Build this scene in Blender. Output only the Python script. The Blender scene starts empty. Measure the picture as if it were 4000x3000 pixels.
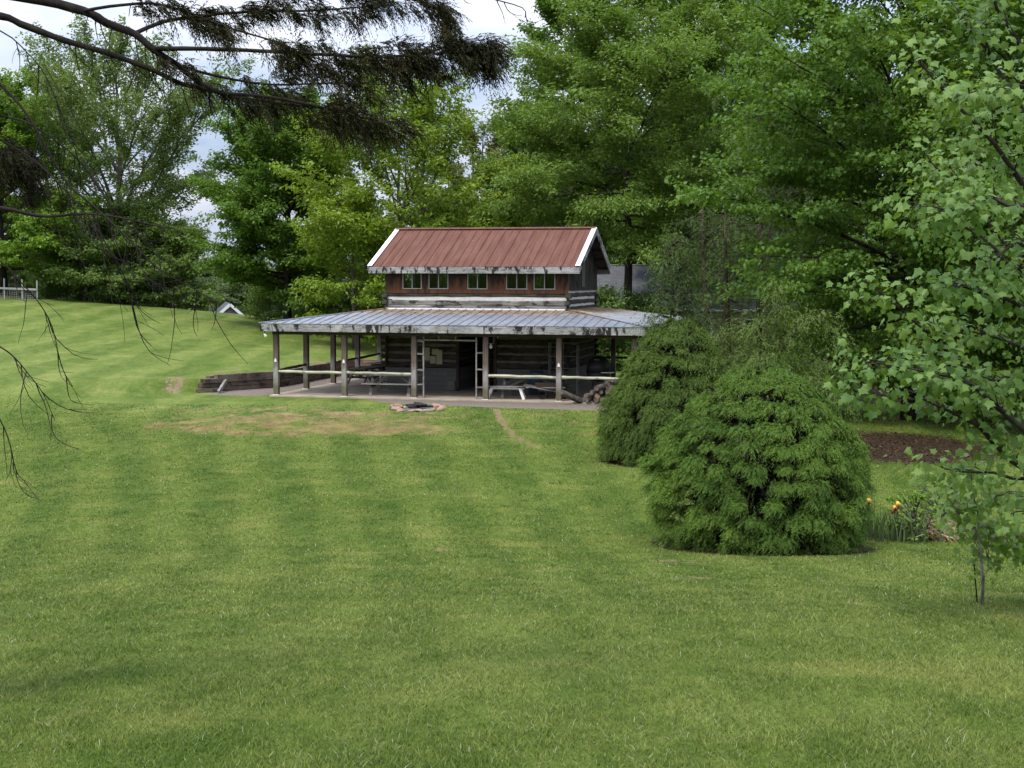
import bpy, math, random
import numpy as np
from mathutils import Vector, Matrix

# ------------------------------------------------------------------ camera, world, sun, exposure
sc = bpy.context.scene
C = sc.collection
FPX, PITCH, ROLL, CAMZ = 5500.0, 4.22, 0.16, 4.39
cd = bpy.data.cameras.new('camera'); cam = bpy.data.objects.new('camera', cd); C.objects.link(cam)
cd.sensor_width = 36.0; cd.lens = 36.0 * FPX / 4000.0; cd.clip_start = 0.05; cd.clip_end = 3000
cam.location = (0, 0, CAMZ)
cam.rotation_euler = (Matrix.Rotation(math.radians(90 - PITCH), 3, 'X') @ Matrix.Rotation(math.radians(ROLL), 3, 'Z')).to_euler()
sc.camera = cam

SUN_EL, SUN_AZ = 58.0, 215.0          # azimuth clockwise from +Y: behind and left of the camera
sd = bpy.data.lights.new('sun', 'SUN'); sun = bpy.data.objects.new('sun', sd); C.objects.link(sun)
sd.energy = 2.3; sd.angle = math.radians(14); sd.color = (1.0, 0.955, 0.88)
el, az = math.radians(SUN_EL), math.radians(SUN_AZ)
sdir = Vector((math.sin(az) * math.cos(el), math.cos(az) * math.cos(el), math.sin(el)))
sun.rotation_euler = (-sdir).to_track_quat('-Z', 'Y').to_euler()

sc.view_settings.view_transform = 'Standard'; sc.view_settings.look = 'None'
sc.view_settings.exposure = 0.38; sc.view_settings.gamma = 1.0
cy = sc.cycles
cy.max_bounces = 7; cy.diffuse_bounces = 3; cy.glossy_bounces = 2; cy.transmission_bounces = 4; cy.transparent_max_bounces = 8
cy.caustics_reflective = False; cy.caustics_refractive = False


class G:
    """small node-tree helper"""
    def __init__(s, tree): s.t = tree; tree.nodes.clear()
    def n(s, typ, ins=None, **props):
        nd = s.t.nodes.new('ShaderNode' + typ)
        for k, v in props.items(): setattr(nd, k, v)
        for k, v in (ins or {}).items():
            sk = nd.inputs[k]
            if isinstance(v, bpy.types.NodeSocket): s.t.links.new(v, sk)
            elif isinstance(v, bpy.types.Node): s.t.links.new(v.outputs[0], sk)
            else:
                if sk.type == 'RGBA' and not hasattr(v, '__len__'): v = (v, v, v, 1)
                elif sk.type == 'RGBA' and len(v) == 3: v = (*v, 1)
                sk.default_value = v
        return nd
    def noise(s, scale, vec=None, detail=4, rough=.55, dist=0):
        ins = {'Scale': scale, 'Detail': detail, 'Roughness': rough, 'Distortion': dist}
        if vec is not None: ins['Vector'] = vec
        return s.n('TexNoise', ins).outputs[0]
    def math(s, op, a, b=0.0, c=0.0, clamp=False):
        nd = s.n('Math', {0: a, 1: b, 2: c}, operation=op, use_clamp=clamp); return nd.outputs[0]
    def ramp(s, fac, lo, hi, a=0.0, b=1.0):
        return s.n('MapRange', {'Value': fac, 'From Min': lo, 'From Max': hi, 'To Min': a, 'To Max': b}, interpolation_type='SMOOTHSTEP').outputs[0]
    def mix(s, fac, a, b, blend='MIX'):
        nd = s.t.nodes.new('ShaderNodeMix'); nd.data_type = 'RGBA'; nd.blend_type = blend
        for i, v in ((0, fac), (6, a), (7, b)):
            sk = nd.inputs[i]
            if isinstance(v, bpy.types.NodeSocket): s.t.links.new(v, sk)
            elif isinstance(v, bpy.types.Node): s.t.links.new(v.outputs[0], sk)
            else:
                if i and not hasattr(v, '__len__'): v = (v, v, v, 1)
                elif i and len(v) == 3: v = (*v, 1)
                sk.default_value = v
        return nd.outputs[2]
    def map(s, vec, scale=(1, 1, 1), loc=(0, 0, 0), rot=(0, 0, 0)):
        return s.n('Mapping', {'Vector': vec, 'Scale': scale, 'Location': loc, 'Rotation': rot}).outputs[0]
    def bump(s, h, strength=.4, dist=.02):
        return s.n('Bump', {'Height': h, 'Strength': strength, 'Distance': dist}).outputs[0]
    def attr(s, name): return s.n('Attribute', attribute_name=name).outputs['Fac']
    def out(s, surf, **k):
        o = s.t.nodes.new('ShaderNodeOutputMaterial'); s.t.links.new(surf.outputs[0] if isinstance(surf, bpy.types.Node) else surf, o.inputs[0])


world = bpy.data.worlds.new('World'); sc.world = world; world.use_nodes = True
g = G(world.node_tree)
tc = g.n('TexCoord').outputs['Generated']
sep = g.n('SeparateXYZ', {0: tc}); dz = g.math('MAXIMUM', sep.outputs[2], 0.0)
den = g.math('ADD', dz, .22)
cv = g.n('CombineXYZ', {0: g.math('DIVIDE', sep.outputs[0], den), 1: g.math('DIVIDE', sep.outputs[1], den), 2: 0.0}).outputs[0]
cn = g.noise(1.15, g.map(cv, loc=(3.1, 1.7, 0)), detail=7, rough=.55, dist=.3)
cm = g.ramp(cn, .36, .56)
cn2 = g.noise(3.2, cv, detail=5)
sky = g.n('TexSky', sky_type='NISHITA', sun_disc=False, sun_elevation=el, sun_rotation=az, air_density=1.0, dust_density=1.5, ozone_density=1.0)
skyc = g.mix(1.0, sky.outputs[0], (1.0, .98, .96), 'MULTIPLY')
blue = g.mix(.55, skyc, (2.9, 4.0, 6.6))
cloud = g.mix(g.ramp(cn2, .3, .7), (5.0, 5.7, 7.2), (7.0, 7.3, 8.0))
col = g.mix(cm, blue, cloud)
grad = g.math('MULTIPLY_ADD', dz, 2.6, .80)          # an overcast sky is brighter overhead than near the horizon
gv = g.n('CombineXYZ', {0: grad, 1: grad, 2: grad}).outputs[0]
col = g.mix(1.0, col, gv, 'MULTIPLY')
bg = g.n('Background', {'Color': col, 'Strength': 0.1})
o = world.node_tree.nodes.new('ShaderNodeOutputWorld'); world.node_tree.links.new(bg.outputs[0], o.inputs[0])


# ------------------------------------------------------------------ photograph geometry helpers
def S(py): return math.tan(math.radians(PITCH) + math.atan((py - 1500.0) / FPX))
def at(px, py, Y):
    """world point on the sight line of a photograph pixel at distance Y"""
    r = math.radians(-ROLL); x, y = px - 2000.0, py - 1500.0
    x, y = x * math.cos(r) - y * math.sin(r), x * math.sin(r) + y * math.cos(r)
    p = math.radians(PITCH); d = Vector((x / FPX, math.cos(p) - (y / FPX) * math.sin(p), -math.sin(p) - (y / FPX) * math.cos(p)))
    return Vector((0, 0, CAMZ)) + d * (Y / d.y)

YAW = math.radians(13.36); CX0, CY0 = -8.99, 53.62        # front left post of the cabin porch
cyaw, syaw = math.cos(YAW), math.sin(YAW)
def to_uv(x, y):
    dx, dy = x - CX0, y - CY0
    return dx * cyaw - dy * syaw, dx * syaw + dy * cyaw
def from_uv(u, v): return CX0 + u * cyaw + v * syaw, CY0 - u * syaw + v * cyaw

def sstep(a, b, x):
    t = np.clip((np.asarray(x, float) - a) / (b - a), 0, 1); return t * t * (3 - 2 * t)

_ty = np.arange(-80, 700, .25)
_tz = np.interp(_ty, [-80, -10, 0, 4.8, 8, 11, 15, 20, 25, 30, 36, 46, 75, 100, 140, 700], [9, 3.9, 3.05, 2.69, 2.27, 1.81, 1.18, .52, .27, .14, .02, -.06, -.06, .5, 1.2, 8])
_k = np.exp(-.5 * (np.arange(-12, 13) / 5.0) ** 2); _k /= _k.sum()
_tz = np.convolve(np.pad(_tz, 12, 'edge'), _k, 'valid')

def _hash_noise(x, y, s, seed):
    """smooth value noise, vectorised"""
    xs, ys = np.asarray(x, float) / s + seed * 17.3, np.asarray(y, float) / s + seed * 9.1
    ix, iy = np.floor(xs), np.floor(ys); fx, fy = xs - ix, ys - iy
    fx, fy = fx * fx * (3 - 2 * fx), fy * fy * (3 - 2 * fy)
    def h(a, b): return np.modf(np.abs(np.sin(a * 127.1 + b * 311.7 + seed * 74.7) * 43758.5453))[0]
    return (h(ix, iy) * (1 - fx) + h(ix + 1, iy) * fx) * (1 - fy) + (h(ix, iy + 1) * (1 - fx) + h(ix + 1, iy + 1) * fx) * fy

PAD_V = 13.4
def ub(v): return np.interp(v, [.7, 4.2, 16.4], [-3.8, -1.75, -1.75])
def ground(x, y):
    x = np.asarray(x, float); y = np.asarray(y, float)
    z = np.interp(y, _ty, _tz)
    A = np.interp(x, [-60, -31, -21.6, -17, -13.9, -8, 0, 8], [4.6, 2.85, 2.15, 1.7, 1.32, .72, .25, 0])
    hill = A * (sstep(28, 88, y) * 1.0 - 1.75 * sstep(90, 128, y))
    u, v = to_uv(x, y)
    w = .3 + np.maximum(.7 - v, 0) * 1.1
    inside = sstep(0, 1, (u - ub(v)) / w + 1)
    inside = inside * (1 - sstep(PAD_V, PAD_V + .3, v))
    hill = hill * (1 - inside)
    rise = .55 * sstep(66, 88, y) * sstep(2, 10, x)
    und = (_hash_noise(x, y, 5.5, 3) - .5) * .05 + (_hash_noise(x, y, 1.7, 5) - .5) * .018
    und = und * sstep(2, 8, y) * (1 - inside * sstep(-2.5, -1.2, v))
    return z + hill + rise + und
def gz(x, y): return float(ground(x, y))
def gpt(px, py, y0=3.5, y1=140):
    """where the sight line of a photograph pixel meets the ground"""
    prev = y0
    for Y in np.arange(y0, y1, .1):
        p = at(px, py, Y)
        if p.z < gz(p.x, p.y): return Vector((p.x, p.y, gz(p.x, p.y)))
    return at(px, py, y1)


# ------------------------------------------------------------------ mesh helpers
class MB:
    def __init__(s): s.v = []; s.f = []
    def add(s, vs, fs):
        b = len(s.v); s.v.extend([tuple(p) for p in vs]); s.f.extend([tuple(i + b for i in f) for f in fs]); return s
    def hexa(s, c8):
        return s.add(c8, [(0, 3, 2, 1), (4, 5, 6, 7), (0, 1, 5, 4), (1, 2, 6, 5), (2, 3, 7, 6), (3, 0, 4, 7)])
    def box(s, x0, x1, y0, y1, z0, z1, bev=0.0):
        if bev <= 0:
            return s.hexa([(x0, y0, z0), (x1, y0, z0), (x1, y1, z0), (x0, y1, z0), (x0, y0, z1), (x1, y0, z1), (x1, y1, z1), (x0, y1, z1)])
        b = bev; vs = []
        for z, i in ((z0, b), (z0 + b, 0), (z1 - b, 0), (z1, b)):
            for (px, py, sx, sy) in ((x0, y0, 1, 1), (x1, y0, -1, 1), (x1, y1, -1, -1), (x0, y1, 1, -1)):
                e = b + i
                vs.append((px + sx * e, py + sy * i, z)); vs.append((px + sx * i, py + sy * e, z))
        ring = [0, 2, 3, 5, 4, 6, 7, 1]
        ring = [1, 0, 2, 3, 5, 4, 6, 7]
        fs = []
        for k in range(3):
            for j in range(8):
                a, c = ring[j] + 8 * k, ring[(j + 1) % 8] + 8 * k
                fs.append((a, c, c + 8, a + 8))
        fs.append(tuple(reversed([r for r in ring]))); fs.append(tuple(r + 24 for r in ring))
        return s.add(vs, fs)
    def beam(s, p0, p1, w, h, up=(0, 0, 1), taper=1.0):
        p0, p1 = Vector(p0), Vector(p1); d = (p1 - p0).normalized(); up = Vector(up)
        if abs(d.dot(up)) > .98: up = Vector((0, 1, 0))
        sd = d.cross(up).normalized(); u = sd.cross(d).normalized()
        c = []
        for p, k in ((p0, 1), (p1, taper)):
            c += [p - sd * w / 2 * k - u * h / 2 * k, p + sd * w / 2 * k - u * h / 2 * k, p + sd * w / 2 * k + u * h / 2 * k, p - sd * w / 2 * k + u * h / 2 * k]
        return s.hexa(c)
    def tube(s, pts, rad, n=6, cap=True, jit=0.0, rng=None):
        pts = [Vector(p) for p in pts]; m = len(pts)
        if not hasattr(rad, '__len__'): rad = [rad] * m
        ref = Vector((0, 0, 1)) if abs((pts[-1] - pts[0]).normalized().z) < .9 else Vector((1, 0, 0))
        vs = []
        for i, p in enumerate(pts):
            t = (pts[min(i + 1, m - 1)] - pts[max(i - 1, 0)])
            t = t.normalized() if t.length > 1e-9 else Vector((0, 0, 1))
            a = t.cross(ref)
            if a.length < 1e-6: a = t.cross(Vector((0, 1, 0)))
            a.normalize(); b = t.cross(a)
            for k in range(n):
                th = 2 * math.pi * k / n; r = rad[i] * (1 + (rng.uniform(-jit, jit) if jit else 0))
                vs.append(p + (a * math.cos(th) + b * math.sin(th)) * r)
        fs = [(i * n + k, i * n + (k + 1) % n, (i + 1) * n + (k + 1) % n, (i + 1) * n + k) for i in range(m - 1) for k in range(n)]
        if cap: fs += [tuple(range(n - 1, -1, -1)), tuple((m - 1) * n + k for k in range(n))]
        return s.add(vs, fs)
    def lathe(s, prof, n=16, c=(0, 0, 0)):
        vs = [(c[0] + r * math.cos(2 * math.pi * k / n), c[1] + r * math.sin(2 * math.pi * k / n), c[2] + z) for r, z in prof for k in range(n)]
        m = len(prof)
        fs = [(i * n + k, i * n + (k + 1) % n, (i + 1) * n + (k + 1) % n, (i + 1) * n + k) for i in range(m - 1) for k in range(n)]
        fs += [tuple(range(n - 1, -1, -1)), tuple((m - 1) * n + k for k in range(n))]
        return s.add(vs, fs)
    def build(s, name, mat, parent=None, smooth=False):
        me = bpy.data.meshes.new(name); me.from_pydata(s.v, [], s.f); me.update()
        me.materials.append(mat)
        if smooth: me.shade_smooth()
        ob = bpy.data.objects.new(name, me); C.objects.link(ob)
        if parent is not None: ob.parent = parent
        return ob

def tag(o, label=None, cat=None, group=None, kind=None):
    if label: o['label'] = label
    if cat: o['category'] = cat
    if group: o['group'] = group
    if kind: o['kind'] = kind
    return o
def empty(name, label, cat, loc, rz=0.0, group=None):
    o = bpy.data.objects.new(name, None); C.objects.link(o); o.empty_display_size = .2
    o.location = loc; o.rotation_euler = (0, 0, rz); return tag(o, label, cat, group)
def copy_tree(o, parent=None):
    c = o.copy(); C.objects.link(c)
    if parent is not None: c.parent = parent
    for ch in [x for x in bpy.data.objects if x.parent == o]: copy_tree(ch, c)
    return c

def np_mesh(name, V, F, mat, parent=None, attrs=None, smooth=False):
    """fast mesh from numpy arrays (all faces the same size)"""
    me = bpy.data.meshes.new(name); n, k = F.shape
    me.vertices.add(len(V)); me.vertices.foreach_set('co', np.ascontiguousarray(V, np.float32).ravel())
    me.loops.add(n * k); me.loops.foreach_set('vertex_index', np.ascontiguousarray(F, np.int32).ravel())
    me.polygons.add(n); me.polygons.foreach_set('loop_start', np.arange(0, n * k, k, dtype=np.int32))
    me.polygons.foreach_set('loop_total', np.full(n, k, np.int32))
    for a, arr in (attrs or {}).items():
        at_ = me.attributes.new(a, 'FLOAT', 'POINT'); at_.data.foreach_set('value', np.ascontiguousarray(arr, np.float32))
    me.update(calc_edges=True)
    if smooth: me.shade_smooth()
    me.materials.append(mat)
    ob = bpy.data.objects.new(name, me); C.objects.link(ob)
    if parent is not None: ob.parent = parent
    return ob

def unit(a): return a / np.maximum(np.linalg.norm(a, axis=-1, keepdims=True), 1e-9)

def leaf_arrays(P, D, N, L, W, fold=.18, wpos=.45):
    """folded four-cornered leaves: base, left, tip, right"""
    D = unit(D); Sd = unit(np.cross(D, N)); N = np.cross(Sd, D)
    L = np.asarray(L)[:, None] if np.ndim(L) else L; W = np.asarray(W)[:, None] if np.ndim(W) else W
    mid = P + D * L * wpos + N * (W * fold)
    tip = P + D * L - N * L * .12
    V = np.stack([P, mid - Sd * W / 2, tip, mid + Sd * W / 2], 1).reshape(-1, 3)
    b = np.arange(len(P)) * 4
    F = np.stack([np.stack([b, b + 2, b + 1], 1), np.stack([b, b + 3, b + 2], 1)], 1).reshape(-1, 3)
    return V, F

def lobed_arrays(P, D, N, L, rng):
    """maple-like leaves with five pointed lobes, gently cupped"""
    D = unit(D); Sd = unit(np.cross(D, N)); N = np.cross(Sd, D)
    shp = np.array([(0, 0), (-.18, -.03), (-.40, .0), (-.35, .22), (-.58, .44), (-.36, .50), (-.28, .62), (-.15, .70), (0, 1.0),
                    (.15, .70), (.28, .62), (.36, .50), (.58, .44), (.35, .22), (.40, .0), (.18, -.03)])
    m = len(shp); L = L[:, None, None]
    cup = rng.uniform(-.55, .25, (len(P), 1, 1)); droop = rng.uniform(.05, .55, (len(P), 1, 1))
    sx = shp[:, 0][None, :, None]; sy = shp[:, 1][None, :, None]
    V = P[:, None] + Sd[:, None] * sx * L + D[:, None] * sy * L + N[:, None] * (np.abs(sx) * cup - sy * sy * droop) * L
    ctr = P[:, None] + D[:, None] * .32 * L + N[:, None] * (-.1 * droop) * L
    V = np.concatenate([V, ctr], 1)
    b = (np.arange(len(P)) * (m + 1))[:, None, None]
    tri = np.array([(m, (k + 1) % m, k) for k in range(m)])[None]
    return V.reshape(-1, 3), (b + tri).reshape(-1, 3), m + 1


# ------------------------------------------------------------------ materials
def newmat(name):
    m = bpy.data.materials.new(name); m.use_nodes = True; return m, G(m.node_tree)

def leaf_mat(name, ca, cb, cc=None, trans=.35, rough=.5, spec=.35, noise=.22):
    """ca..cb leaf colours spread leaf by leaf; cc an odd colour for a few leaves"""
    m, g = newmat(name)
    r = g.attr('rnd'); pos = g.n('NewGeometry').outputs['Position']
    big = g.noise(noise, pos, detail=2)
    f = g.math('ADD', g.math('MULTIPLY', r, .65), g.math('MULTIPLY', g.ramp(big, .3, .7), .35))
    c = g.mix(f, ca, cb)
    if cc: c = g.mix(g.ramp(r, .975, .985), c, cc)
    p = g.n('BsdfPrincipled', {'Base Color': c, 'Roughness': rough, 'Specular IOR Level': spec})
    tcol = g.mix(1.0, c, (1.25, 1.15, .55), 'MULTIPLY')
    t = g.n('BsdfTranslucent', {'Color': tcol})
    g.out(g.n('MixShader', {0: trans, 1: p, 2: t})); return m

def bark_mat(name, a, b, scale=6):
    m, g = newmat(name); pos = g.n('TexCoord').outputs['Object']
    n = g.noise(scale, g.map(pos, (1, 1, .25)), detail=6, rough=.7)
    n2 = g.noise(1.3, pos, detail=3)
    c = g.mix(g.ramp(n, .35, .65), a, b); c = g.mix(g.ramp(n2, .5, .7, 0, .4), c, tuple(v * 1.25 for v in b))
    g.out(g.n('BsdfPrincipled', {'Base Color': c, 'Roughness': .9, 'Specular IOR Level': .15, 'Normal': g.bump(n, .8, .03)})); return m

def wood_mat(name, a, b, stain=None, stain_amt=.5, axis=0, rough=.85, scale=3.0, lo=.54):
    """weathered timber: grain along an axis, dark stains"""
    m, g = newmat(name); pos = g.n('TexCoord').outputs['Object']
    sc_ = [9, 9, 9]; sc_[axis] = .6
    gr = g.noise(scale, g.map(pos, tuple(sc_)), detail=6, rough=.65)
    bl = g.noise(1.6, g.map(pos, (1, 1, 1), loc=(4, 2, 7)), detail=4)
    f = g.math('ADD', g.math('MULTIPLY', gr, .6), g.math('MULTIPLY', bl, .4))
    c = g.mix(g.ramp(f, .38, .62), a, b)
    if stain: c = g.mix(g.math('MULTIPLY', g.ramp(g.noise(2.3, g.map(pos, (1, 1, 1.6), loc=(9, 1, 3)), detail=5, rough=.65), lo, lo + .08), stain_amt), c, stain)
    g.out(g.n('BsdfPrincipled', {'Base Color': c, 'Roughness': rough, 'Specular IOR Level': .2, 'Normal': g.bump(gr, .5, .012)})); return m

def plain_mat(name, col, rough=.6, metal=0.0, var=.12, scale=8.0, spec=.4):
    m, g = newmat(name); pos = g.n('TexCoord').outputs['Object']
    n = g.noise(scale, pos, detail=5)
    c = g.mix(g.ramp(n, .3, .7), tuple(v * (1 - var) for v in col), tuple(min(1, v * (1 + var)) for v in col))
    g.out(g.n('BsdfPrincipled', {'Base Color': c, 'Roughness': rough, 'Metallic': metal, 'Specular IOR Level': spec})); return m

def lawn_colour(g, pos):
    """colour of the mown lawn at a world position, shared by soil sheet and blades"""
    n1 = g.noise(.35, g.map(pos, (1, .5, 1)), detail=4, rough=.6); n2 = g.noise(1.7, g.map(pos, (1, .38, 1)), detail=6, rough=.7); n3 = g.noise(9.0, g.map(pos, (1, .3, 1)), detail=5, rough=.75)
    f = g.math('ADD', g.math('MULTIPLY', n1, .28), g.math('ADD', g.math('MULTIPLY', n2, .40), g.math('MULTIPLY', n3, .36)))
    c = g.mix(g.ramp(f, .40, .68), (.078, .127, .014), (.178, .214, .046))
    c = g.mix(g.ramp(g.noise(.8, g.map(pos, loc=(31, 7, 0)), detail=5), .52, .72, 0, .6), c, (.215, .225, .055))
    # mowing swaths: long curved bands; light off leaning blades painted into the colour
    sp = g.n('SeparateXYZ', {0: pos}); w = g.noise(.12, pos, detail=2)
    fan = g.math('POWER', 2.718, g.math('MULTIPLY', g.math('SUBTRACT', g.math('MINIMUM', sp.outputs[1], 46.0), 28.0), -.0257))       # the swaths fan out uphill
    t = g.math('ADD', g.math('MULTIPLY', g.math('SUBTRACT', sp.outputs[0], 2.9), fan), g.math('MULTIPLY', w, 1.3))
    st = g.ramp(g.math('SINE', g.math('MULTIPLY', t, 4.0)), -.6, .6)
    c = g.mix(g.math('MULTIPLY', g.ramp(sp.outputs[1], 6, 22, .25, .78), g.ramp(n2, .2, .7, 1.15, .6)), c, g.mix(1.0, c, g.mix(st, (.76, .82, .72), (1.22, 1.14, 1.24)), 'MULTIPLY'))
    dry = g.attr('dry'); bare = g.attr('bare')
    patch = g.noise(1.1, g.map(pos, (1, .55, 1), loc=(5, 3, 0)), detail=6, rough=.7)
    fd = g.ramp(g.math('ADD', dry, g.math('MULTIPLY', g.math('SUBTRACT', patch, .5), 2.8)), .38, .95, 0, .92)
    dc = g.mix(g.ramp(n2, .38, .62), (.33, .245, .105), (.225, .140, .072))
    c = g.mix(fd, c, dc)
    fb = g.ramp(g.math('ADD', bare, g.math('MULTIPLY', g.math('SUBTRACT', g.noise(4.5, g.map(pos, (1, .5, 1)), detail=7, rough=.75), .5), 2.6)), .42, .72)
    bc = g.mix(g.ramp(n3, .35, .65), (.33, .22, .135), (.235, .150, .09))
    return g.mix(g.math('MULTIPLY', fb, .85), c, bc), f

def grass_soil():
    m, g = newmat('lawn_soil'); pos = g.n('NewGeometry').outputs['Position']
    c, f = lawn_colour(g, pos)
    fine = g.noise(38, g.map(pos, (1, .5, 1)), detail=4, rough=.75)
    c = g.mix(g.ramp(fine, .25, .8), g.mix(1.0, c, (.62, .66, .6), 'MULTIPLY'), g.mix(1.0, c, (1.22, 1.2, 1.2), 'MULTIPLY'))
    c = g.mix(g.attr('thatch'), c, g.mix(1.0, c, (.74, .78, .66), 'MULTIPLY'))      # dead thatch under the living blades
    c = g.mix(g.math('SUBTRACT', 1.0, g.attr('thatch')), c, g.mix(1.0, c, (1.05, 1.02, 1.25), 'MULTIPLY'))  # paler far lawn: blade sheen at grazing angles put into the colour
    soil = g.attr('soil'); gravel = g.attr('gravel'); n = g.noise(5, pos, detail=6, rough=.7); n5 = g.noise(40, pos, detail=3, rough=.8)
    sc_ = g.mix(g.ramp(n, .3, .7), (.020, .012, .006), (.044, .027, .013))
    c = g.mix(g.ramp(g.math('ADD', soil, g.math('MULTIPLY', g.math('SUBTRACT', n, .5), 1.5)), .35, .65), c, sc_)
    gc = g.mix(g.ramp(n5, .3, .7), (.10, .080, .062), (.26, .215, .175))
    c = g.mix(g.ramp(g.math('ADD', gravel, g.math('MULTIPLY', g.math('SUBTRACT', n, .5), .9)), .35, .6), c, gc)
    h = g.math('ADD', fine, g.math('MULTIPLY', n5, .5))
    g.out(g.n('BsdfPrincipled', {'Base Color': c, 'Roughness': .95, 'Specular IOR Level': .1, 'Normal': g.bump(h, .7, .03)})); return m

def grass_blade():
    m, g = newmat('lawn_blades'); pos = g.n('NewGeometry').outputs['Position']
    c, f = lawn_colour(g, pos); r = g.attr('rnd')
    c = g.mix(1.0, c, g.mix(r, (.40, .47, .33), (1.72, 1.60, 1.70)), 'MULTIPLY')
    c = g.mix(g.ramp(r, .965, .985), c, (.36, .36, .22))
    p = g.n('BsdfPrincipled', {'Base Color': c, 'Roughness': .6, 'Specular IOR Level': .25})
    t = g.n('BsdfTranslucent', {'Color': c})
    g.out(g.n('MixShader', {0: .3, 1: p, 2: t})); return m

M = {}
M['soil'] = grass_soil(); M['blade'] = grass_blade()
M['bark'] = bark_mat('bark_grey', (.045, .038, .03), (.14, .12, .10))
M['bark_dark'] = bark_mat('bark_dark', (.016, .013, .011), (.055, .045, .037))
M['twig'] = bark_mat('twig_dark', (.009, .007, .006), (.028, .022, .018))
M['bark_pale'] = bark_mat('bark_pale', (.085, .072, .055), (.27, .245, .20), 26)
M['bark_pine'] = bark_mat('bark_pine', (.030, .021, .015), (.085, .060, .045))
M['oak'] = leaf_mat('leaf_oak', (.094, .172, .022), (.190, .288, .052), trans=.42)
M['deep'] = leaf_mat('leaf_deep', (.074, .155, .020), (.150, .255, .040), trans=.45)
M['walnut'] = leaf_mat('leaf_walnut', (.120, .205, .014), (.250, .345, .038), trans=.42)
M['bright'] = leaf_mat('leaf_bright', (.110, .215, .016), (.200, .320, .040), trans=.42)
M['mid'] = leaf_mat('leaf_mid', (.080, .150, .026), (.155, .240, .052), trans=.4)
M['sparse'] = leaf_mat('leaf_sparse', (.095, .165, .036), (.180, .250, .068), trans=.42)
M['light'] = leaf_mat('leaf_light', (.110, .190, .038), (.205, .290, .075), trans=.42)
M['far'] = leaf_mat('leaf_far', (0.098, 0.163, 0.065), (0.182, 0.240, 0.104))
M['rusty'] = leaf_mat('leaf_olive', (.12, .160, .035), (.19, .215, .055))
M['maple'] = leaf_mat('leaf_maple', (.068, .150, .024), (.180, .275, .056), trans=.38, rough=.5, spec=.3, noise=.9)
M['sapling'] = leaf_mat('leaf_sapling', (.11, .21, .030), (.23, .34, .07), trans=.4, noise=1.0)
M['cypress'] = leaf_mat('needle_cypress', (.038, .090, .013), (.155, .250, .036), (.22, .24, .04), trans=.22, rough=.65, spec=.2, noise=1.2)
M['cypress2'] = leaf_mat('needle_cypress_dark', (.040, .080, .013), (.130, .195, .032), trans=.2, rough=.65, spec=.2, noise=.8)
M['cedar'] = leaf_mat('needle_cedar', (.012, .016, .007), (.052, .046, .019), (.090, .052, .018), trans=.15, rough=.8, spec=.1, noise=2.5)
M['gold'] = leaf_mat('needle_gold', (.060, .104, .018), (.128, .180, .036), trans=.2, rough=.65, spec=.2, noise=.8)
M['hemlock'] = leaf_mat('needle_hemlock', (.045, .080, .022), (.100, .150, .042), trans=.2, rough=.7, spec=.2, noise=.8)
M['iris_leaf'] = leaf_mat('leaf_iris', (.060, .105, .040), (.130, .175, .075), trans=.25)
M['iris_yellow'] = plain_mat('petal_yellow', (.72, .43, .06), .6)
M['iris_maroon'] = plain_mat('petal_maroon', (.10, .018, .012), .6)
M['straw'] = plain_mat('dead_straw', (.34, .25, .14), .9, var=.4)
M['litter'] = leaf_mat('dead_leaf', (.030, .018, .009), (.090, .054, .026), trans=.12)
M['stick'] = plain_mat('dead_stick', (.26, .22, .17), .9, var=.4)
M['concrete'] = plain_mat('concrete', (.33, .27, .20), .85, var=.16, scale=1.6)
M['grey_wood'] = wood_mat('wood_grey', (.23, .21, .19), (.42, .40, .37), (.025, .022, .02), .95)
def fascia_mat():
    m, g = newmat('fascia_weathered'); pos = g.n('TexCoord').outputs['Object']
    sp = g.n('SeparateXYZ', {0: pos}); al = g.n('CombineXYZ', {0: g.math('ADD', sp.outputs[0], sp.outputs[1]), 1: sp.outputs[2], 2: 0.0}).outputs[0]
    gr = g.noise(4, g.map(al, (.9, 6, 1)), detail=7, rough=.7, dist=1.2); pl = g.noise(1.1, g.map(al, (1, 2, 1), loc=(3, 1, 0)), detail=5, rough=.6)
    c = g.mix(g.ramp(gr, .36, .62), (.10, .093, .085), (.36, .35, .33)); c = g.mix(g.ramp(pl, .45, .65, 0, .6), c, (.45, .44, .42))
    c = g.mix(g.ramp(g.noise(2.2, al, detail=3), .58, .70, 0, .35), c, (.24, .22, .12))
    drip = g.noise(2.6, g.map(al, (1.5, .55, 1), loc=(7, 4, 0)), detail=6, rough=.68); area = g.noise(.55, g.map(al, loc=(1, 9, 0)), detail=2)
    k = g.math('ADD', drip, g.math('MULTIPLY', g.math('SUBTRACT', area, .5), .55))
    c = g.mix(g.ramp(k, .525, .60, 0, .96), c, (.016, .014, .012))
    c = g.mix(g.ramp(gr, .30, .38, .75, 0), c, (.045, .04, .036))
    g.out(g.n('BsdfPrincipled', {'Base Color': c, 'Roughness': .9, 'Specular IOR Level': .15, 'Normal': g.bump(gr, .6, .012)})); return m
M['fascia'] = fascia_mat()
M['table_wood'] = wood_mat('wood_table', (.17, .15, .135), (.30, .28, .255), (.05, .045, .04), .5)
M['rail'] = wood_mat('wood_rail', (.32, .31, .22), (.54, .52, .39), (.16, .14, .10), .7)
M['dark_wood'] = wood_mat('wood_dark', (.035, .026, .019), (.075, .056, .042), (.012, .01, .008), .6, axis=2)
M['beam'] = wood_mat('wood_beam', (.045, .034, .026), (.085, .066, .05), (.02, .016, .012), .5)
M['log'] = wood_mat('log_grey', (.085, .078, .07), (.25, .235, .215), (.02, .018, .015), .9)
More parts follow.
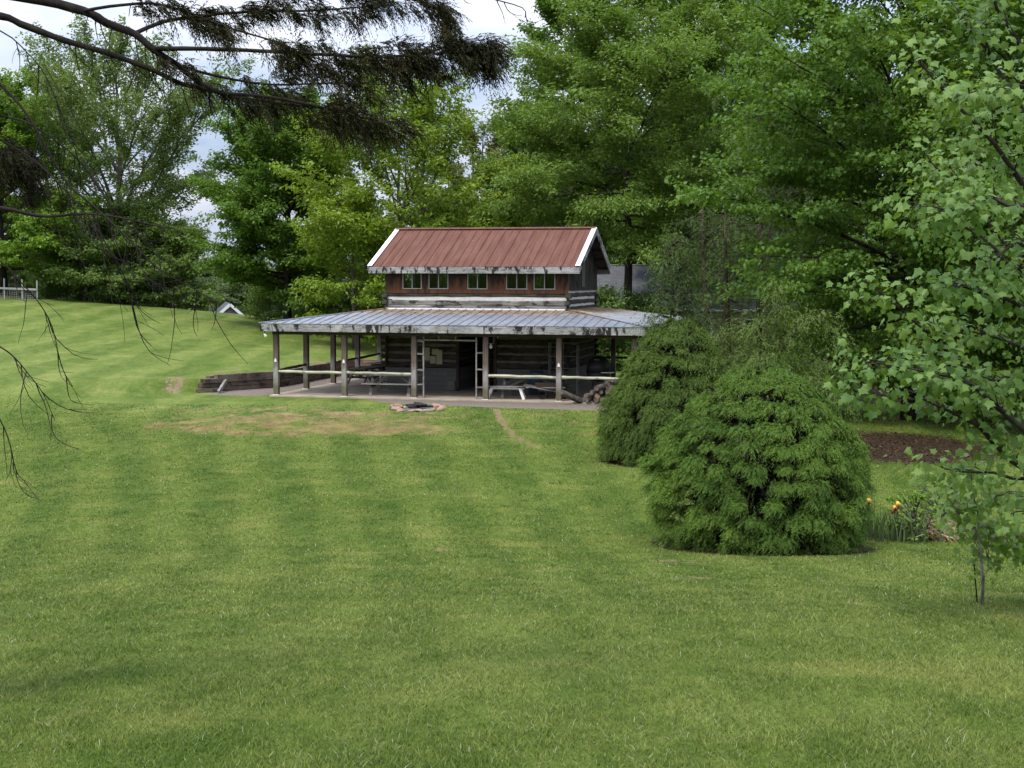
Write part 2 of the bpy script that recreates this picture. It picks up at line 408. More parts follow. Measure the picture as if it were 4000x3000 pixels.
M['log_dark'] = wood_mat('log_dark', (.030, .025, .020), (.080, .068, .056), (.012, .010, .008), .7)
M['chink_shaded'] = plain_mat('chinking_shaded', (.145, .132, .11), .95, var=.25, scale=4)  # darker copy of the chinking: porch shade put into its colour
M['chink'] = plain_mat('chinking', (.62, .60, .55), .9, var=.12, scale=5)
M['timber'] = wood_mat('timber_wall', (.070, .052, .040), (.190, .148, .118), (.022, .018, .015), .7, rough=.95)
M['timber_brown'] = wood_mat('timber_brown', (.13, .085, .055), (.24, .165, .11), (.05, .035, .025), .5, rough=.95)
M['white'] = plain_mat('white_metal', (.82, .83, .85), .45, var=.04)
M['white_paint'] = plain_mat('white_paint', (.72, .70, .66), .6, var=.12)
M['white_pvc'] = plain_mat('white_fence', (.30, .29, .265), .5, var=.1)
M['black'] = plain_mat('black_iron', (.012, .012, .012), .5, spec=.4)
M['blue'] = plain_mat('blue_plastic', (.035, .07, .11), .5)
M['green_tray'] = plain_mat('tray_steel', (.07, .06, .05), .5)
M['rubber'] = plain_mat('rubber', (.02, .02, .02), .8)
M['paper'] = plain_mat('paper', (.40, .375, .27), .8, var=.06)
M['bulb'] = plain_mat('bulb_glass', (.85, .84, .80), .25, var=.02)
M['ash'] = plain_mat('ash', (.09, .085, .08), .95, var=.5)
M['char'] = plain_mat('char', (.025, .022, .02), .9, var=.4)
M['inside'] = plain_mat('interior_wood', (.055, .042, .03), .9, var=.2)

def stone_mat():
    m, g = newmat('red_stone'); pos = g.n('TexCoord').outputs['Object']; r = g.n('ObjectInfo').outputs['Random']
    n = g.noise(9, pos, detail=6, rough=.7)
    c = g.mix(g.ramp(n, .3, .7), (.20, .11, .075), (.40, .26, .19)); c = g.mix(g.ramp(r, .5, 1, 0, .7), c, (.30, .26, .22))
    g.out(g.n('BsdfPrincipled', {'Base Color': c, 'Roughness': .9, 'Normal': g.bump(n, .7, .03)})); return m
M['stone'] = stone_mat()

def block_mat():
    m, g = newmat('concrete_block'); pos = g.n('TexCoord').outputs['Object']
    b = g.n('TexBrick', {'Vector': g.map(pos, (1, 1, 1), rot=(math.radians(90), 0, 0)), 'Color1': (.15, .145, .135), 'Color2': (.115, .11, .105), 'Mortar': (.085, .08, .072),
                         'Scale': 1.0, 'Mortar Size': .008, 'Brick Width': .4, 'Row Height': .2})
    n = g.noise(12, pos, detail=5)
    c = g.mix(g.ramp(n, .3, .8, 0, .35), b.outputs[0], (.09, .085, .08))
    g.out(g.n('BsdfPrincipled', {'Base Color': c, 'Roughness': .95})); return m
M['block'] = block_mat()

def post_mat():
    m, g = newmat('porch_post'); pos = g.n('TexCoord').outputs['Object']; sp = g.n('SeparateXYZ', {0: pos})
    gr = g.noise(3, g.map(pos, (9, 9, .6)), detail=6, rough=.65); n = g.noise(2.2, pos, detail=4)
    c = g.mix(g.ramp(gr, .35, .65), (.085, .062, .048), (.165, .130, .105))
    hz = g.math('ADD', sp.outputs[2], g.math('MULTIPLY', g.math('SUBTRACT', n, .5), .8))
    c = g.mix(g.ramp(hz, 1.35, 1.0), c, g.mix(g.ramp(gr, .35, .65), (.19, .17, .15), (.36, .34, .32)))     # rain-bleached lower length
    c = g.mix(g.ramp(hz, .62, .25, 0, .85), c, (.105, .090, .045))                                              # mossy foot
    g.out(g.n('BsdfPrincipled', {'Base Color': c, 'Roughness': .9, 'Specular IOR Level': .15, 'Normal': g.bump(gr, .5, .01)})); return m
M['post'] = post_mat()

def red_roof_mat():
    m, g = newmat('rusted_red_roof'); pos = g.n('TexCoord').outputs['Object']
    st = g.noise(2.2, g.map(pos, (2.2, .25, .25)), detail=5, rough=.6); n = g.noise(7, pos, detail=6, rough=.7)
    c = g.mix(g.ramp(st, .3, .7), (.106, .045, .031), (.150, .071, .050))
    c = g.mix(g.ramp(n, .5, .75, 0, .5), c, (.085, .034, .027)); c = g.mix(g.ramp(g.noise(16, g.map(pos, (1, .4, .4), loc=(3, 3, 3)), detail=3), .68, .76, 0, .55), c, (.40, .27, .20))
    g.out(g.n('BsdfPrincipled', {'Base Color': c, 'Roughness': .8, 'Specular IOR Level': .08})); return m
M['red_roof'] = red_roof_mat()

def tin_mat():
    m, g = newmat('galvanised_tin'); pos = g.n('TexCoord').outputs['Object']; sp = g.n('SeparateXYZ', {0: pos})
    n = g.noise(1.4, g.map(pos, (1.6, .7, 1)), detail=6, rough=.65); f = g.noise(6, g.map(pos, (2, .8, 1)), detail=6, rough=.7)
    c = g.mix(g.ramp(n, .3, .7), (.20, .22, .25), (.29, .305, .33))
    h = g.math('ADD', g.ramp(sp.outputs[2], 2.95, 3.26), g.math('MULTIPLY', g.math('SUBTRACT', f, .5), 1.5))
    c = g.mix(g.ramp(h, .28, .75, 0, .88), c, (.34, .28, .18))
    c = g.mix(g.ramp(g.math('ADD', g.noise(4.5, g.map(pos, (1, .6, 1), loc=(2, 8, 1)), detail=7, rough=.75), g.ramp(sp.outputs[2], 2.85, 3.25, 0, .10)), .565, .63, 0, .85), c, (.22, .10, .048))
    g.out(g.n('BsdfPrincipled', {'Base Color': c, 'Roughness': .42, 'Metallic': .35, 'Specular IOR Level': .5})); return m
M['tin'] = tin_mat()

def board_mat(name, a, b, dark, dk):
    m, g = newmat(name); pos = g.n('TexCoord').outputs['Object']; sp = g.n('SeparateXYZ', {0: pos})
    k = g.math('FLOOR', g.math('MULTIPLY', g.math('ADD', sp.outputs[0], sp.outputs[1]), 1 / .2))
    wn = g.n('TexWhiteNoise', {'W': k}, noise_dimensions='1D').outputs[0]
    gr = g.noise(3, g.map(pos, (10, 10, .7)), detail=6, rough=.7); n = g.noise(2.5, g.map(pos, (3, 3, .8)), detail=5)
    c = g.mix(g.math('ADD', g.math('MULTIPLY', wn, .55), g.math('MULTIPLY', g.ramp(gr, .35, .65), .45)), a, b)
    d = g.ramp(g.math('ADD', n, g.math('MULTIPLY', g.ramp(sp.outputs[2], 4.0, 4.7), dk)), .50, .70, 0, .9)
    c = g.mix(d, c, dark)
    g.out(g.n('BsdfPrincipled', {'Base Color': c, 'Roughness': .75, 'Specular IOR Level': .3, 'Normal': g.bump(gr, .4, .01)})); return m
M['board'] = board_mat('brown_boards', (.058, .022, .010), (.140, .054, .020), (.016, .010, .007), .22)
M['board_dark'] = board_mat('weathered_boards', (.055, .048, .040), (.120, .105, .088), (.018, .015, .012), .05)

def glass_mat():
    m, g = newmat('window_glass')
    t = g.n('BsdfTransparent', {'Color': (.62, .66, .64)}); gl = g.n('BsdfGlossy', {'Roughness': .03, 'Color': (.9, .9, .9)})
    g.out(g.n('MixShader', {0: .025, 1: t, 2: gl})); return m
M['glass'] = glass_mat()

def shingle_mat(name, a, b, row=.16):
    m, g = newmat(name); pos = g.n('TexCoord').outputs['Object']
    br = g.n('TexBrick', {'Vector': pos, 'Color1': a, 'Color2': b, 'Mortar': tuple(v * .45 for v in a), 'Scale': 1.0, 'Mortar Size': .012, 'Brick Width': .35, 'Row Height': row})
    c = g.mix(g.ramp(g.noise(.8, pos, detail=4), .35, .7, 0, .3), br.outputs[0], tuple(v * .7 for v in a))
    g.out(g.n('BsdfPrincipled', {'Base Color': c, 'Roughness': .9})); return m
M['shingle'] = shingle_mat('grey_shingles', (.105, .108, .118), (.15, .153, .165))
def lap_mat(name, a):
    m, g = newmat(name); pos = g.n('TexCoord').outputs['Object']; sp = g.n('SeparateXYZ', {0: pos})
    s_ = g.math('FRACT', g.math('MULTIPLY', sp.outputs[2], 5.5))
    c = g.mix(g.ramp(s_, .0, .22), tuple(v * .55 for v in a), a)
    g.out(g.n('BsdfPrincipled', {'Base Color': c, 'Roughness': .7})); return m
M['grey_siding'] = lap_mat('grey_lap_siding', (.44, .40, .35))
M['cream'] = lap_mat('cream_lap_siding', (.36, .28, .15))

rng = np.random.default_rng(11); R = random.Random(5)
# ------------------------------------------------------------------ ground
def ellipse(x, y, cx, cy, rx, ry, rot=0.0, soft=.35):
    c, s_ = math.cos(rot), math.sin(rot); dx, dy = x - cx, y - cy
    d = np.sqrt(((dx * c + dy * s_) / rx) ** 2 + ((-dx * s_ + dy * c) / ry) ** 2)
    return 1 - sstep(1 - soft, 1 + soft, d)

B1 = gpt(2905, 2085); B1 = Vector((B1.x, gpt(2965, 2168).y + 1.34, 0)); B1.z = gz(B1.x, B1.y)      # dome bush
B2 = Vector((at(2640, 1700, 33.5).x, 33.5, 0)); B2.z = gz(B2.x, B2.y)                # bush behind it
BED = gpt(3560, 2095)
PATH = [gpt(1935, 1600), gpt(1965, 1655), gpt(2010, 1705), gpt(2105, 1750)]
SPOTS = [(gpt(2650, 2195), .55, .16), (gpt(2720, 2260), .35, .12), (gpt(3245, 2225), .17, .26), (gpt(3290, 2310), .2, .10), (gpt(3390, 2360), .25, .08), (gpt(680, 1512), .38, .35), (gpt(1720, 2150), .22, .1)]

def masks(x, y):
    x = np.asarray(x, float); y = np.asarray(y, float); u, v = to_uv(x, y)
    dry = np.maximum.reduce([ellipse(x, y, -6.6, 43.6, 4.8, 4.6) * .74, ellipse(x, y, -4.2, 41.6, 3.0, 2.2) * .80, ellipse(x, y, -9.0, 47.5, 2.6, 2.6) * .5,
                             ellipse(x, y, 3.4, 43, 2.2, 4.5) * .40, ellipse(x, y, -.5, 45.5, 4, 3.5) * .36, ellipse(x, y, -12.0, 57.5, 3.5, 3.5) * .3,
                             np.where((v > .5) & (v < 16) & (u < ub(v)) & (u > ub(v) - 1.6), .42, 0)])
    bare = np.zeros_like(x)
    for a, b in zip(PATH[:-1], PATH[1:]):
        dx, dy = b.x - a.x, b.y - a.y; t = np.clip(((x - a.x) * dx + (y - a.y) * dy) / (dx * dx + dy * dy), 0, 1)
        d = np.hypot(x - a.x - t * dx, y - a.y - t * dy); bare = np.maximum(bare, .85 * (1 - sstep(.04, .25, d)))
    for p, rx, ry in SPOTS: bare = np.maximum(bare, ellipse(x, y, p.x, p.y, rx, ry * 3, soft=.8) * .62)
    bare = np.maximum(bare, ellipse(x, y, 3.2, 44.5, .9, 1.0) * .45)
    soil = np.maximum.reduce([ellipse(x, y, B1.x, B1.y, 1.62, 1.62, soft=.12), ellipse(x, y, B2.x, B2.y, 1.75, 1.75, soft=.15),
                              ellipse(x, y, 10.1, 37.0, 2.6, 4.0, -.1, .6),
                              ellipse(x, y, BED.x + .35, BED.y + .2, 1.9, .55, -.12, .35), ellipse(x, y, 13, 56, 8, 7) * .7,
                              ellipse(x, y, 14, 80, 16, 8) * .6, sstep(99, 104, y)])
    inn = (u > ub(v)) & (v > .9) & (v < PAD_V + .1)
    gravel = np.maximum(np.where(inn & (u < 15.5), .95, 0), sstep(0, .7, v - np.interp(u, [2.5, 5, 9, 14], [-.5, -2.0, -3.0, -3.2])) * (1 - sstep(.1, .5, v)) * sstep(2.4, 5.4, u) * (1 - sstep(13.5, 15.5, u)) * .92)
    gravel = np.maximum(gravel, (1 - sstep(.2, .8, np.abs(v - .4))) * sstep(-3.2, -2.6, u) * (1 - sstep(-1, 0, u)) * .8)
    return dry, bare, soil, gravel

def axis(breaks):
    out = []
    for (a, b, st) in breaks: out += list(np.arange(a, b, st))
    return np.array(out + [breaks[-1][1]])
xs = axis([(-260, -60, 12), (-60, -20, 1.0), (-20, 16, .22), (16, 60, 1.2), (60, 260, 12)])
ys = axis([(-60, -4, 4), (-4, 2, .6), (2, 62, .24), (62, 72, .3), (72, 130, .8), (130, 600, 12)])
XX, YY = np.meshgrid(xs, ys); ZZ = ground(XX, YY)
dm, bm_, sm, gm = masks(XX, YY)
idx = np.arange(XX.size).reshape(XX.shape)
F = np.stack([idx[:-1, :-1], idx[:-1, 1:], idx[1:, 1:], idx[1:, :-1]], -1).reshape(-1, 4)
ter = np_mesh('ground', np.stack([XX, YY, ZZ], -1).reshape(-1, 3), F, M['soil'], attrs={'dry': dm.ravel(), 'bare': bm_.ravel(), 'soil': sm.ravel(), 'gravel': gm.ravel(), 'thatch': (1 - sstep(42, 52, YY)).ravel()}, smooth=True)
tag(ter, kind='structure')

# grass blades over the part of the lawn the picture resolves
def make_grass(n, y0, y1, p, hgt, seed):
    r = np.random.default_rng(seed)
    t = r.random(n * 2); yy = (y0 ** (1 - p) + t * (y1 ** (1 - p) - y0 ** (1 - p))) ** (1 / (1 - p))
    xx = (r.random(n * 2) - .5) * (yy * .92 + 4.0)
    d, b, s_, gv_ = masks(xx, yy); u, v = to_uv(xx, yy)
    keep = (s_ + (r.random(n * 2) - .5) * .5 < .42) & (gv_ + (r.random(n * 2) - .5) * .5 < .4) & (b < .25 + .5 * r.random(n * 2)) & ~((u > -1.9) & (v > -.3) & (v < 14))
    keep &= (d < .35 + .55 * r.random(n * 2))
    xx, yy, d, b = xx[keep][:n], yy[keep][:n], d[keep][:n], b[keep][:n]; n = len(xx)
    zz = ground(xx, yy)
    w = .0034 * np.maximum(1, yy / 6.5) * r.uniform(.7, 1.4, n); h = hgt * r.uniform(.45, 1.3, n) * np.clip(.9 + yy / 90, 0, 1.35)
    h *= .75 + .6 * _hash_noise(xx, yy, .35, 8)
    a = r.uniform(0, 2 * math.pi, n); la = r.uniform(0, 2 * math.pi, n); ln = h * r.uniform(.2, 1.7, n)
    base = np.stack([xx, yy, zz - .008], 1); sd_ = np.stack([np.cos(a), np.sin(a), 0 * a], 1) * w[:, None] / 2
    off = np.stack([np.cos(la) * ln, np.sin(la) * ln, h], 1); mid = base + off * np.array([.38, .38, .62])
    V = np.stack([base - sd_, base + sd_, mid + sd_ * .75, mid - sd_ * .75, base + off], 1).reshape(-1, 3)
    k = np.arange(n) * 5
    F = np.concatenate([np.stack([k, k + 1, k + 2], 1), np.stack([k, k + 2, k + 3], 1), np.stack([k + 3, k + 2, k + 4], 1)])
    rr = np.repeat(r.random(n), 5)
    return np_mesh('grass', V, F, M['blade'], attrs={'rnd': rr, 'dry': np.repeat(d, 5), 'bare': np.repeat(b, 5) * 0})
tag(make_grass(1150000, 3.6, 50, 1.25, .024, 3), 'short mown green grass covering the sloping lawn', 'grass', kind='stuff')

def litter(name, label, cat, n, cx, cy_, rx, ry, size, mat, seed, lift=.012):
    r = np.random.default_rng(seed); a = r.uniform(0, 6.283, n); q = np.sqrt(r.random(n)) * r.uniform(.75, 1.15, n); x = cx + rx * q * np.cos(a); y = cy_ + ry * q * np.sin(a)
    P = np.stack([x, y, ground(x, y) + lift], 1); D = unit(np.stack([r.normal(0, 1, n), r.normal(0, 1, n), r.normal(0, .25, n)], 1)); N = unit(np.stack([r.normal(0, .35, n), r.normal(0, .35, n), np.ones(n)], 1))
    L = size * r.uniform(.5, 1.3, n); V, F = leaf_arrays(P, D, N, L, L * .55, fold=.3)
    tag(np_mesh(name, V, F, M[mat], None, {'rnd': np.repeat(r.random(n), 4)}), label, cat, kind='stuff')
litter('dead_leaves', 'brown dead leaves littering the shaded bank behind the dome bush', 'leaves', 4200, 10.1, 37.0, 3.0, 4.4, .062, 'litter', 41)
litter('bed_litter', 'tan dead leaves and chips along the flower bed by the iris', 'leaves', 1500, BED.x + .5, BED.y + .1, 2.0, .45, .055, 'litter', 42)
litter('clover_flowers', 'tiny white clover heads dotted over the lawn', 'flowers', 70, 0, 19, 9, 11, .014, 'paper', 43, .02)

# ------------------------------------------------------------------ log cabin
cab = empty('log_cabin', 'old two-storey log cabin with rusty red metal roof and open wraparound porch', 'cabin', (CX0, CY0, 0), -YAW)
Bay, SB, H = 2.75, 3.06, 2.31
U0, U1, V0, V1 = 3.27, 10.62, 3.52, 9.85
UP0, UP1 = 6.17, 7.78                     # passage between the two log pens
UE, VE = 5 * Bay, 4 * SB
slab = MB().box(-.22, UE + .25, -.2, VE + .25, -.30, 0, .012).build('floor_slab', M['concrete'], cab)

posts = [(i * Bay, 0) for i in range(6)] + [(0, k * SB) for k in range(1, 5)] + [(UE, k * SB) for k in range(1, 5)] + [(i * Bay, VE) for i in range(1, 5)]
for i, (u, v) in enumerate(posts):
    m = MB().box(-.098, .098, -.098, .098, 0.018, H, .012)
    po = m.build('post', M['post'], cab); po.location = (u, v, 0); po.rotation_euler = (0, 0, R.uniform(-.03, .03))
    MB().box(-.115, .115, -.115, .115, 0, .018).build('post_base', M['white_paint'], po)
    if i in (0, 1, 4): MB().add([(-.045, -.103, 1.26), (.045, -.103, 1.26), (.045, -.103, 1.33), (0, -.103, 1.41), (-.045, -.103, 1.33), (-.045, -.0985, 1.26), (.045, -.0985, 1.26), (.045, -.0985, 1.33), (0, -.0985, 1.41), (-.045, -.0985, 1.33)],
                          [(0, 1, 2, 3, 4), (0, 5, 6, 1), (1, 6, 7, 2), (2, 7, 8, 3), (3, 8, 9, 4), (4, 9, 5, 0)]).build('post_plate', M['white_paint'], po)
# beams on the posts, joists, eave boards
MB().box(-.12, UE + .12, -.09, .09, H, H + .2).build('beam', M['beam'], cab)
MB().box(-.12, UE + .12, VE - .09, VE + .09, H, H + .2).build('beam', M['beam'], cab)
MB().box(-.09, .09, .095, VE - .095, H, H + .2).build('beam', M['beam'], cab)
MB().box(UE - .09, UE + .09, .095, VE - .095, H, H + .2).build('beam', M['beam'], cab)
E0 = .48; ZE, ZT = 2.74, 3.24
m = MB()
for k in range(24):
    u = U0 - 2.6 + k * .55
    if u < UE: m.beam((u, -.40, ZE - .14), (u, V0 - .03, ZT - .16 if U0 < u < U1 else ZE - .1), .05, .14)
m.build('joists', M['beam'], cab)
def fascia(p0, p1, name='eave_board', h=.27, z=ZE - .03): return MB().beam((p0[0], p0[1], z - h / 2), (p1[0], p1[1], z - h / 2), .045, h).build(name, M['fascia'], cab)
e = E0 - .03
fascia((-e, -e), (UE + e, -e)); fascia((-e, VE + e), (UE + e, VE + e)); fascia((-e, -e + .025), (-e, VE + e - .025)); fascia((UE + e, -e + .025), (UE + e, VE + e - .025))

def metal_slope(a, b, c, d, mat, name, parent, step=.36, rib=.028, ribw=.04, th=.02, alt=False):
    """sheet metal on the quad a-b (eave) to d-c (top); ribs run straight up the slope and stop at the hips"""
    a, b, c, d = map(Vector, (a, b, c, d)); nrm = (b - a).cross(d - a).normalized(); ax = (b - a).normalized(); up = nrm.cross(ax).normalized()
    m = MB(); m.hexa([a - nrm * th, b - nrm * th, c - nrm * th, d - nrm * th, a, b, c, d])
    L = (b - a).length; hc, hd = (c - a).dot(up), (d - a).dot(up); xd, xc = (d - a).dot(ax), (c - a).dot(ax)
    x = step * .6
    while x < L - .05:
        if x < xd: top = hd * x / xd
        elif x > xc: top = hc * (L - x) / (L - xc)
        else: top = hd
        if top > .12:
            p0 = a + ax * x - up * .0; p1 = a + ax * x + up * (top - .02)
            w = ribw; ht = rib
            if alt and int(round(x / step)) % 2: w, ht = ribw * .6, rib * .45
            c8 = []
            for p in (p0, p1): c8 += [p - ax * w / 2, p + ax * w / 2, p + ax * w * .28 + nrm * ht, p - ax * w * .28 + nrm * ht]
            m.add(c8, [(3, 2, 1, 0), (4, 5, 6, 7), (0, 1, 5, 4), (1, 2, 6, 5), (2, 3, 7, 6), (3, 0, 4, 7)])
        x += step
    return m.build(name, mat, parent)
cA, cB, cCc, cD = (-E0, -E0, ZE), (UE + E0, -E0, ZE), (UE + E0, VE + E0, ZE), (-E0, VE + E0, ZE)
tA, tB, tC, tD = (U0, V0, ZT), (U1, V0, ZT), (U1, V1, ZT), (U0, V1, ZT)
pr = metal_slope(cA, cB, tB, tA, M['tin'], 'porch_roof', cab)
metal_slope(cB, cCc, tC, tB, M['tin'], 'porch_roof', cab); metal_slope(cCc, cD, tD, tC, M['tin'], 'porch_roof', cab); metal_slope(cD, cA, tA, tD, M['tin'], 'porch_roof', cab)
for p, q in ((cA, tA), (cB, tB), (cCc, tC), (cD, tD)):
    MB().beam(Vector(p) + Vector((0, 0, .022)), Vector(q) + Vector((0, 0, .022)), .15, .02).build('hip_cap', M['tin'], cab)
MB().box(U0 - .02, U1 + .02, V0 - .10, V0 - .012, ZT - .03, ZT + .035).build('flashing', M['white'], cab)

# log walls: hewn logs with pale chinking between
def log_wall(u0, u1, z0, z1, place, mat, name='log_wall', period=.31, logh=.215, t=.2, seed=0, ext=.12, pattern=None):
    """place(a, o, z) -> local point, a along the wall, o outward"""
    r = random.Random(seed); m = MB(); ch = MB()
    rows = pattern or [(z0 + k * period, min(z0 + k * period + logh, z1)) for k in range(int((z1 - z0) / period + .5))]
    for (a0, a1) in rows:
        n = 14; e0, e1 = u0 - r.uniform(0, ext), u1 + r.uniform(0, ext); ring = []
        for i in range(n + 1):
            a = e0 + (e1 - e0) * i / n; w0 = r.uniform(-.014, .014); w1 = r.uniform(-.014, .014); o = r.uniform(.0, .025)
            b = .03
            ring.append([(a, -t, a0 + w0), (a, o - b, a0 + w0), (a, o, a0 + w0 + b), (a, o, a1 + w1 - b), (a, o - b, a1 + w1), (a, -t, a1 + w1)])
        vs = [place(*p) for rr in ring for p in rr]
        fs = [(i * 6 + k, (i + 1) * 6 + k, (i + 1) * 6 + (k + 1) % 6, i * 6 + (k + 1) % 6) for i in range(n) for k in range(6)] + [(0, 1, 2, 3, 4, 5), tuple(n * 6 + k for k in (5, 4, 3, 2, 1, 0))]
        m.add(vs, fs)
    w = m.build(name, mat, cab)
    c8 = [place(*p) for p in ((u0 + .02, -t + .03, z0), (u1 - .02, -t + .03, z0), (u1 - .02, -.024, z0), (u0 + .02, -.024, z0), (u0 + .02, -t + .03, z1), (u1 - .02, -t + .03, z1), (u1 - .02, -.024, z1), (u0 + .02, -.024, z1))]
    ch.hexa(c8).build('chinking', M['chink' if name == 'log_band' else 'chink_shaded'], w)
    return w
front = lambda a, o, z: (a, V0 - o, z); back = lambda a, o, z: (a, V1 + o, z)
right = lambda a, o, z: (U1 + o, a, z); left = lambda a, o, z: (U0 - o, a, z)
inl = lambda a, o, z: (UP0 + o, a, z); inr = lambda a, o, z: (UP1 - o, a, z)
ZB = .9
def blocks(u0, u1, v0, v1): MB().box(u0, u1, v0, v1, 0, ZB).build('block_wall', M['block'], cab)
blocks(U0, UP0, V0 - .06, V0 + .14); blocks(UP1, U1, V0 - .03, V0 + .17)
blocks(U0, UP0, V1 - .17, V1 + .03); blocks(UP1, U1, V1 - .17, V1 + .03)
blocks(U0, U0 + .2, V0 + .145, V1 - .175); blocks(UP0 - .2, UP0, V0 + .145, V1 - .175); blocks(UP1, UP1 + .2, V0 + .175, V1 - .175); blocks(U1 - .2, U1, V0 + .175, V1 - .175)
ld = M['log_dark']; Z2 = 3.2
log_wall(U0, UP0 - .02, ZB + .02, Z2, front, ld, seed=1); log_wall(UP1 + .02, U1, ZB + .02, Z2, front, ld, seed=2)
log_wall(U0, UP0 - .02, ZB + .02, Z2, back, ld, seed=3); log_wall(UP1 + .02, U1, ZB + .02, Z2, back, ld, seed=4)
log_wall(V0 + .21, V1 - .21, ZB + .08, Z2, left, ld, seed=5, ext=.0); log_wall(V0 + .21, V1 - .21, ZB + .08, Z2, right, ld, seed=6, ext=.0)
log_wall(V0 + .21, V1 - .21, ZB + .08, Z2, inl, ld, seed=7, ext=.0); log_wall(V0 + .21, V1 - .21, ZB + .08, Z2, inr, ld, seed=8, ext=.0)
# trim posts of the passage and its ceiling
MB().box(UP0 - .02, UP0 + .10, V0 - .09, V0 + .05, 0, Z2).build('door_jamb', M['dark_wood'], cab)
MB().box(UP1 - .10, UP1 + .02, V0 - .09, V0 + .05, 0, Z2).build('door_jamb', M['dark_wood'], cab)
MB().box(UP0 - .35, UP0 - .05, V0 - .17, V0 - .065, .05, .42).build('plinth_stone', M['chink_shaded'], cab)
MB().box(UP0, UP1, V0 - .02, V1 + .02, Z2 - .35, Z2 - .2).build('passage_ceiling', M['dark_wood'], cab)
MB().box(U0 + .05, U1 - .05, V0 + .05, V1 - .05, 3.62, 3.74).build('loft_floor', M['inside'], cab)
# upper band of pale logs
Z3 = 3.86
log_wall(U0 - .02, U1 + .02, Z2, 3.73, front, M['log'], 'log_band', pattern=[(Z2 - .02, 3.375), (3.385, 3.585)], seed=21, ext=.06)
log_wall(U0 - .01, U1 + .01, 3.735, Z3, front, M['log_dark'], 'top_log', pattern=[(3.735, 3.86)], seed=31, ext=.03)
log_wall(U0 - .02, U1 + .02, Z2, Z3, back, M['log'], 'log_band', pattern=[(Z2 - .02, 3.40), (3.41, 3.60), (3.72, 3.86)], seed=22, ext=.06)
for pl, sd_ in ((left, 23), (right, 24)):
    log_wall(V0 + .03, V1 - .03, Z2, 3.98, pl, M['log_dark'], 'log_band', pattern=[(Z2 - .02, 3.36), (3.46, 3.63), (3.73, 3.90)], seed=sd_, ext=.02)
for (u, v) in ((U0 - .02, V0 - .02), (U1 - .02, V0 - .03), (U1 - .02, V1 - .2), (U0 - .02, V1 - .2)):
    m = MB(); su = -1 if u < 5 else 1; m.box(u - (.05 if su < 0 else .02), u + (.02 if su < 0 else .05), v - .06, v + .10, .95, 3.86)      # notched log ends of the corner
    for k in range(11):
        z = .98 + k * .27; q = R.uniform(.02, .10)
        if z < 3.7: m.box(u - (.14 + q if su < 0 else .06), u + (.06 if su < 0 else .08 + q), v - .09 - R.uniform(0, .06), v + .14, z, z + R.uniform(.12, .17), .02)
    m.build('corner_notches', M['log_dark'], cab)

# clerestory of brown boards with windows
ZC, ZW0, ZW1 = 3.865, 4.03, 4.74
WF = [(3.93, 4.72), (5.01, 5.82), (6.60, 7.41), (8.17, 9.01), (9.27, 10.12)]
WB = [(3.45, 4.05), (4.70, 5.45), (6.25, 6.75), (7.45, 8.30), (9.3, 10.0)]
def board_wall(m, w0, w1, wins, put, ztop):
    """vertical boards .2 wide around window openings; put(a0,a1,z0,z1,off)"""
    cuts = [w0] + [q for w in wins for q in w] + [w1]
    for i in range(0, len(cuts), 2):
        a = cuts[i]
        while a < cuts[i + 1] - 1e-4:
            b = min(a + .2, cuts[i + 1]); put(a + .0015, b - .0015, ZC, ztop, R.uniform(0, .010)); a = b
    for (a, b) in wins:
        q = a
        while q < b - 1e-4:
            e_ = min(q + .2, b); put(q + .0015, e_ - .0015, ZC, ZW0, R.uniform(0, .010)); q = e_
        put(a, b, ZW1, ztop, .003)
ZTOPW = 5.02
m = MB(); board_wall(m, U0, U1, WF, lambda a, b, z0, z1, o: m.box(a, b, V0 - .02 - o, V0 + .03, z0, z1), ZTOPW); fw = m.build('board_wall', M['board'], cab)
m = MB(); board_wall(m, U0, U1, WB, lambda a, b, z0, z1, o: m.box(a, b, V1 - .03, V1 + .02 + o, z0, z1), ZTOPW); bw = m.build('board_wall', M['board'], cab)
def window(a, b, v, out, parent):
    f = MB(); t = .032
    y0, y1 = (v - out * .05, v + out * .03); y0, y1 = min(y0, y1), max(y0, y1)
    f.box(a, b, y0, y1, ZW0, ZW0 + t); f.box(a, b, y0, y1, ZW1 - t, ZW1); f.box(a, a + t, y0, y1, ZW0 + t, ZW1 - t); f.box(b - t, b, y0, y1, ZW0 + t, ZW1 - t)
    c = (a + b) / 2; f.box(c - .018, c + .018, y0 + .005, y1 - .005, ZW0 + t, ZW1 - t)
    w = f.build('window', M['white_pvc'], parent); MB().box(a + t, b - t, v - .004, v + .004, ZW0 + t, ZW1 - t).build('pane', M['glass'], w)
for a, b in WF: window(a, b, V0 - .012, -1, cab)
for a, b in WB: window(a, b, V1 + .012, 1, cab)
VM = (V0 + V1) / 2; EV = .40; ZEV = 4.93; ZRG = 6.50; sl = (ZRG - ZEV) / (VM - (V0 - EV))
def roofz(v): return ZRG - abs(v - VM) * sl
